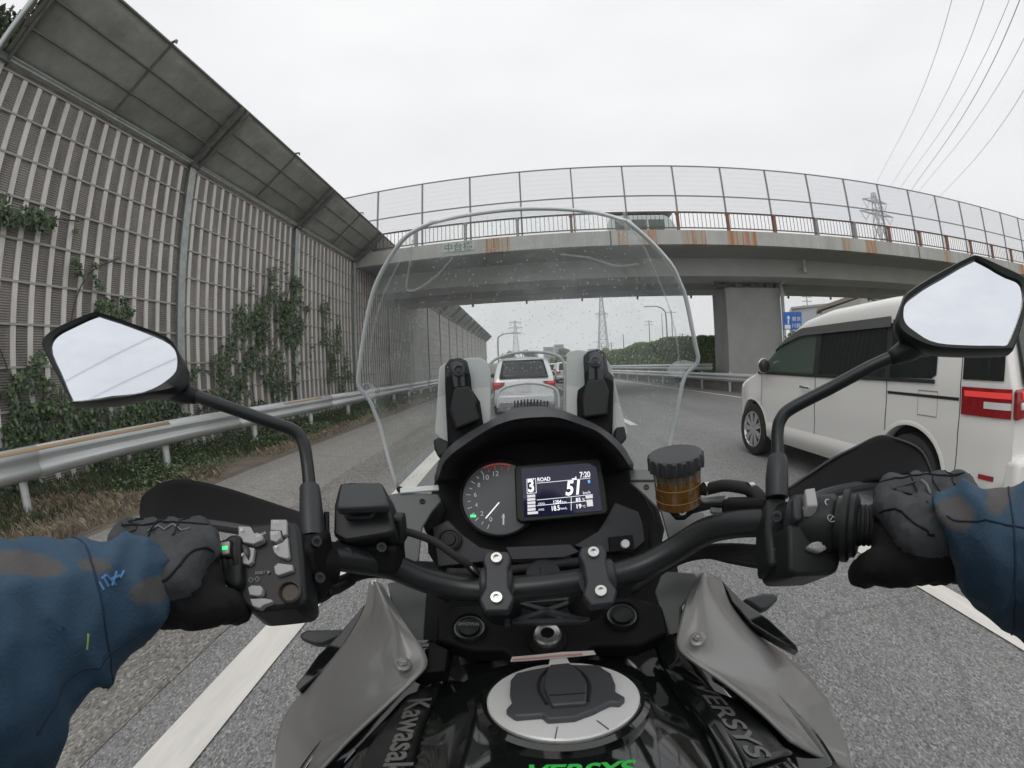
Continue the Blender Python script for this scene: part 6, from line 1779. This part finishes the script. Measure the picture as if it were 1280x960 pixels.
def hand(side, Ga, Gb, wrist_px, wristD):
    """gloved fist closed round the grip from Ga (inner end) to Gb (outer end)"""
    ax = unit(Gb - Ga)
    tocam = unit(np.array([0, -.62, .78])); tocam = unit(tocam - ax * (tocam @ ax)); fw = np.cross(ax, tocam) if side < 0 else np.cross(tocam, ax)
    if fw[1] < 0: fw = -fw
    upv = unit(np.array([0, .05, 1.]) - ax * (ax[2])); fwd = np.cross(ax, upv)
    if fwd[1] < 0: fwd = -fwd
    def G(t, u_, f_): return Ga + ax * t + upv * u_ + fwd * f_
    W = pt(*wrist_px, D=wristD)
    b = MB()
    ts = [.026, .048, .070, .090]
    ln = [.97, 1.05, 1.0, .85]
    for k, t in enumerate(ts):
        r = [.0128, .0118, .0108, .0100]
        r = [q * (1.0 if k < 3 else .88) for q in r]
        l = ln[k]
        caps(b, [G(t, .024 - .004 * (side < 0), -.014), G(t, .028 - .005 * (side < 0), .012), G(t, .012, .034 * l), G(t - .002, -.012, .034 * l), G(t - .004, -.030, .014)], [.0150, .0138, .0122, .0112, .0100])
    # back of the hand and palm
    kn = G(.058, .026, -.012)
    for k, t in enumerate([.018, .040, .062, .084]):
        e = G(t * .72 + .020, .010, -.058)
        caps(b, [G(t, .020 - .004 * (side < 0), -.012), (G(t, .020, -.012) + e) / 2 + upv * .003, e], [.0160, .0158, .0150])
        caps(b, [G(t, -.004, -.026), G(t * .8 + .015, -.012, -.055)], [.016, .018])
        caps(b, [G(t * .72 + .020, .008, -.058), W + (G(t, 0, 0) - G(.05, 0, 0)) * .3], [.016, .016])
        caps(b, [G(t * .72 + .018, -.014, -.055), W - upv * .004 + (G(t, 0, 0) - G(.05, 0, 0)) * .3], [.017, .016])
    caps(b, [G(.016, .027 - .004 * (side < 0), -.006), G(.05, .031 - .005 * (side < 0), -.006), G(.088, .026 - .004 * (side < 0), -.006)], [.0120, .0130, .0110])
    # thumb: leaves the inner side of the palm and closes under the grip
    caps(b, [G(.030, -.014, -.054), G(.008, -.020, -.042), G(-.002, -.034, -.022), G(.006, -.036, .002)], [.0185, .0158, .0132, .0112])
    for k, t in enumerate(ts): caps(b, [G(t - .004, -.030, .014), G(t - .004, -.040, -.006), G(t - .002, -.034, -.026)], [.0100, .0105, .0115])
    # seam ridges / knuckle guard
    o = remesh(b, 'glove', m_glv, .0024, rider, 5)
    o.data.materials.clear(); o.data.materials.append(m_glv); o.data.materials.append(m_glvg)
    # grey back panel: faces on the back of the hand
    n = len(o.data.polygons); cen3 = np.empty(n * 3); o.data.polygons.foreach_get('center', cen3); cen3 = cen3.reshape(-1, 3)
    rel = cen3 - Ga
    uu_ = rel @ upv; ff = rel @ fwd
    idx = ((uu_ > .014 + .25 * np.maximum(0, -ff - .02) * -1) & (ff < .03)).astype('i')
    o.data.polygons.foreach_set('material_index', idx)
    nv_ = len(o.data.vertices); c_ = np.empty(nv_ * 3); o.data.vertices.foreach_get('co', c_); c_ = c_.reshape(-1, 3); n2 = np.empty(nv_ * 3); o.data.vertices.foreach_get('normal', n2); n2 = n2.reshape(-1, 3)
    q_ = np.array([(1 - abs(noise.noise(Vector((p[0] * 42, p[1] * 70, p[2] * 42 + side))))) ** 5 * .0015 + noise.noise(Vector((p[0] * 30, p[1] * 30, p[2] * 30))) * .0008 - .0004 for p in c_])
    o.data.vertices.foreach_set('co', (c_ + n2 * q_[:, None]).ravel()); o.data.update()
    reparent(o, rider)
    # wrinkles
    # zigzag piping following the back
    from mathutils.bvhtree import BVHTree
    dg = bpy.context.evaluated_depsgraph_get()
    bv = BVHTree.FromObject(o, dg)
    def onhand(x, y, fallback=.4):
        off = base_of(rider)
        h = bv.ray_cast(V(CAM) - off, V(ray(x, y)))
        return (np.array(h[0] + off) if h[0] is not None else None)
    off = np.array(base_of(rider))
    def line(ps, r, m_, nm_='glove_seam'):
        Q = []
        for p in smooth_pts(ps, 5):
            h = bv.find_nearest(V(p - off))
            if h[0] is not None: Q.append(np.array(h[0]) + off + np.array(h[1]) * .0002)
        MB().tube(Q, r, 5).build(nm_, m_, o, smooth=180)
    for ta, tb in zip(ts[:-1], ts[1:]):
        t = (ta + tb) / 2
        line([G(t, .030, .034), G(t, .048, .016), G(t, .050, -.008), G(t * .95 + .002, .040, -.030)], .0007, m_seamb)
    line([G(.010, .040, -.004), G(.034, .058, -.012), G(.060, .060, -.014), G(.092, .048, -.008)], .0010, m_seamb)
    line([G(.004, .020, -.030), G(.016, .030, -.050), G(.030, .026, -.072), G(.040, .020, -.09)], .0010, m_seamb)
    return o, onhand
gL, hL = hand(-1, LGa + unit(LGb - LGa) * .010, LGb, (176, 728), .355)
gR, hR = hand(1, RGa + unit(RGb - RGa) * .012, RGb, (1192, 668), .372)
def piping(par, f, px, r, m, name='piping'):
    P = [f(*q) for q in px]; P = [p for p in P if p is not None]
    if len(P) > 2:
        cb_ = MB(); cb_.tube([p + unit(CAM - p) * .0004 for p in P], r, 6); cb_.build(name, m, par, smooth=180)
piping(gL, hL, [(184, 664), (198, 657), (205, 662), (216, 655), (227, 663), (238, 660)], .0010, m_piping)
piping(gR, hR, [(1082, 607), (1100, 601), (1118, 611), (1132, 606), (1144, 602)], .0010, m_glvg)
piping(gR, hR, [(1118, 612), (1140, 618), (1160, 628)], .0008, m_blk)
piping(gR, hR, [(1151, 600), (1158, 606), (1163, 618)], .0016, m_piping)

# jacket: torso and both arms as one continuous surface
b = MB()
shL, shR = np.array([-.20, -.26, 1.40]), np.array([.25, -.26, 1.40])
ARM = {-1: [((196, 674), (203, 768), .362), ((166, 669), (184, 806), .354), ((122, 668), (150, 842), .346), ((62, 670), (112, 880), .337), ((-8, 674), (76, 925), .328), ((-85, 690), (42, 990), .322)],
       1: [((1156, 614), (1192, 714), .372), ((1184, 605), (1204, 756), .374), ((1230, 599), (1238, 788), .376), ((1290, 595), (1292, 818), .378), ((1352, 600), (1350, 860), .380), ((1420, 625), (1410, 920), .384)]}
RINGS = {}
def sleeve(side, sh):
    S = [(pt(*t_, D=d), pt(*q_, D=d)) for t_, q_, d in ARM[side]]
    A = smooth_pts([q[0] for q in S], 8); Bq = smooth_pts([q[1] for q in S], 8)
    C = [(p + q) / 2 for p, q in zip(A, Bq)]
    rings = []
    n = len(C)
    for i in range(n):
        d = unit(C[min(i + 1, n - 1)] - C[max(i - 1, 0)])
        e1 = (Bq[i] - A[i]) / 2 * .95; r = np.linalg.norm(e1)
        e2 = unit(np.cross(d, e1)) * r * .86
        f = i / (n - 1)
        ring = []
        for k in range(64):
            t = 2 * math.pi * k / 64
            fold = (1 - abs(math.sin(f * 13 + t * 1.0 + side + 1.2 * math.sin(2 * t + f * 4)))) ** 3 * .0075 * (1.1 - .5 * f)
            fold += (1 - abs(math.sin(f * 7.5 - t * 1.0 + 2.1 + .9 * math.sin(t + 1)))) ** 4 * .0065
            k_ = 1 + (fold - .003) / r
            ring.append(C[i] + (e1 * math.cos(t) + e2 * math.sin(t)) * k_)
        rings.append(ring)
    b.loft(rings)
    el = C[-1]
    b.ball(el, np.linalg.norm(Bq[-1] - A[-1]) / 2 * .93, seg=16)
    caps(b, [el, (sh * .5 + el * .5) + np.array([side * .02, -.02, -.01]), sh], [.066, .068, .080])
    RINGS[side] = (rings, C)
    return C
CL = sleeve(-1, shL); CR = sleeve(1, shR)
b.loft([[(TCX + w_ * math.cos(a), y + d_ * math.sin(a), z) for a in np.linspace(0, 2 * math.pi, 28, endpoint=False)] for z, y, w_, d_ in ((.84, -.36, .18, .13), (1.0, -.36, .17, .125), (1.2, -.33, .20, .13), (1.36, -.31, .21, .12), (1.46, -.31, .17, .10), (1.52, -.31, .08, .07))])
caps(b, [shL, np.array([TCX, -.30, 1.42]), shR], [.085, .10, .085])
jk = remesh(b, 'jacket', m_blue, .005, rider, 5)
me = jk.data; n = len(me.vertices); co = np.empty(n * 3); me.vertices.foreach_get('co', co); co = co.reshape(-1, 3)
no = np.empty(n * 3); me.vertices.foreach_get('normal', no); no = no.reshape(-1, 3)
dsp = np.array([noise.noise(Vector((p[0] * 8, p[1] * 8, p[2] * 11))) * .004 + (1 - abs(noise.noise(Vector((p[0] * 15 + 4, p[1] * 9, p[2] * 15 + p[0] * 6))))) ** 4 * .0035 + (1 - abs(noise.noise(Vector((p[0] * 34 + 4, p[1] * 20, p[2] * 34))))) ** 4 * .0018 - .003 for p in co])
co = co + no * dsp[:, None]
me.vertices.foreach_set('co', co.ravel()); me.update()
me.materials.clear(); me.materials.append(m_blue)
def to_px(P):
    c = (P - CAM) @ M
    n_ = np.linalg.norm(c, axis=1); th = np.arccos(np.clip(-c[:, 2] / n_, -1, 1)); q = np.hypot(c[:, 0], c[:, 1]) + 1e-9
    return 640 + FPX * th * c[:, 0] / q, 480 - FPX * th * c[:, 1] / q
qx, qy = to_px(co)
seen = ((CAM - co) * no).sum(1) > 0
wob = np.array([noise.noise(Vector((p[0] * 30, p[1] * 30, p[2] * 30))) for p in co]) * .35
pk = np.zeros(len(co))
for cx, cy, ax_, ay_, rot in ((25, 704, 62, 17, .12), (116, 706, 22, 10, .1), (186, 738, 24, 17, -.35), (1195, 644, 26, 22, .2), (1250, 622, 17, 26, .4), (1180, 700, 22, 14, .8)):
    dx, dy = qx - cx, qy - cy
    e = np.hypot((dx * math.cos(rot) + dy * math.sin(rot)) / ax_, (-dx * math.sin(rot) + dy * math.cos(rot)) / ay_) + wob
    pk = np.maximum(pk, np.clip((1 - e) / .12, 0, 1))
pk = pk * seen
at = me.attributes.new('patch', 'FLOAT', 'POINT'); at.data.foreach_set('value', pk.astype('f'))
t = m_blue.node_tree; bs = t.nodes['Principled BSDF']
an = t.nodes.new('ShaderNodeAttribute'); an.attribute_name = 'patch'
mxn = t.nodes.new('ShaderNodeMix'); mxn.data_type = 'RGBA'; mxn.inputs[7].default_value = (.085, .080, .078, 1)
old = bs.inputs['Base Color'].links[0].from_socket
t.links.new(an.outputs['Fac'], mxn.inputs[0]); t.links.new(old, mxn.inputs[6]); t.links.new(mxn.outputs[2], bs.inputs['Base Color'])
reparent(jk, rider)
from mathutils.bvhtree import BVHTree
bvj = BVHTree.FromObject(jk, bpy.context.evaluated_depsgraph_get())
def onj(x, y):
    off = base_of(rider); h = bvj.ray_cast(V(CAM) - off, V(ray(x, y)))
    return np.array(h[0] + off) if h[0] is not None else None
# cuffs and seams
for side in (-1, 1):
    rings, C = RINGS[side]
    def at_ring(i, k, sc_): return C[i] + (rings[i][k] - C[i]) * sc_
    d0 = unit(C[0] - C[1])
    base_r = base_of(rider)
    for kk in ((10, 40) if side < 0 else (8, 44)):
        P = []
        for i in range(4, len(C) - 2):
            h = bvj.find_nearest(V(rings[i][kk]) - base_r)
            if h[0] is not None: P.append(np.array(h[0] + base_r) + np.array(h[1]) * .0002)
        MB().tube(P, .0008, 5).build('seam', m_seam, jk, smooth=180)
    P = []
    for k in range(65):
        h = bvj.find_nearest(V(rings[20][k % 64]) - base_r)
        if h[0] is not None: P.append(np.array(h[0] + base_r) + np.array(h[1]) * .0002)
    MB().tube(P, .0008, 5).build('seam', m_seam, jk, smooth=180)
# embroidered logo strokes and lime tab on the left sleeve
lg = MB()
for a, b_ in (((124, 727), (130, 737)), ((130, 722), (136, 733)), ((134, 719), (145, 731)), ((146, 714), (140, 732)), ((138, 724), (150, 719)), ((150, 722), (155, 713)), ((127, 723), (133, 718))):
    A, Bq = onj(*a), onj(*b_)
    if A is not None and Bq is not None: lg.bar(A + unit(CAM - A) * .0006, Bq + unit(CAM - Bq) * .0006, .0014, .0006, up=unit(CAM - A))
if lg.v: lg.build('sleeve_logo', m_logo, jk, smooth=0)
A, Bq = onj(110, 792), onj(108, 812)
if A is not None and Bq is not None: MB().bar(A, Bq, .0018, .001).build('sleeve_tab', m_lime, jk, smooth=0)
# helmet, trousers and boots (behind and under the camera)
hm = MB().ball((TCX, -.20, 1.74), (.125, .155, .14), seg=28).build('helmet', m_gloss, rider)
MB().sheet([[(TCX + .127 * math.sin(a) * math.cos(e), -.20 + .158 * math.cos(a) * math.cos(e), 1.735 + .14 * math.sin(e)) for a in np.linspace(-1.1, 1.1, 16)] for e in np.linspace(-.25, .38, 8)]).build('visor', m_glass, hm, solid=.003)
b = MB()
for sx in (-1, 1):
    caps(b, [np.array([TCX + sx * .09, -.34, .90]), np.array([TCX + sx * .235, .06, .86])], [.105, .07])
    caps(b, [np.array([TCX + sx * .235, .06, .86]), np.array([TCX + sx * .25, -.10, .45])], [.068, .05])
b.ball((TCX, -.36, .90), (.19, .14, .12))
tr = remesh(b, 'trousers', mat('trousers_black', (.02, .02, .022), .8), .010, rider, 4); reparent(tr, rider)
for sx in (-1, 1):
    b = MB(); caps(b, [np.array([TCX + sx * .25, -.10, .48]), np.array([TCX + sx * .25, -.12, .34])], [.052, .05]); caps(b, [np.array([TCX + sx * .25, -.15, .31]), np.array([TCX + sx * .25, .06, .31])], [.045, .035])
    o = remesh(b, 'boot', m_rub, .008, rider, 3); reparent(o, rider)
    MB().tube([(TCX + sx * .15, -.03, .265), (TCX + sx * .29, -.03, .265)], .012, 10).build('footpeg', m_steel, bike)

# ================================================================== AIR
m_haze = bpy.data.materials.new('haze_air'); m_haze.use_nodes = True
t = m_haze.node_tree; t.nodes.clear()
o_ = t.nodes.new('ShaderNodeOutputMaterial'); v_ = t.nodes.new('ShaderNodeVolumePrincipled')
v_.inputs['Color'].default_value = (.93, .94, .96, 1); v_.inputs['Density'].default_value = .0012; v_.inputs['Anisotropy'].default_value = .2
t.links.new(v_.outputs[0], o_.inputs['Volume'])
hz = MB().box((0, 200, 36), (1000, 700, 80)).build('haze', m_haze, None, smooth=0); hz['kind'] = 'stuff'
sc.cycles.volume_bounces = 1
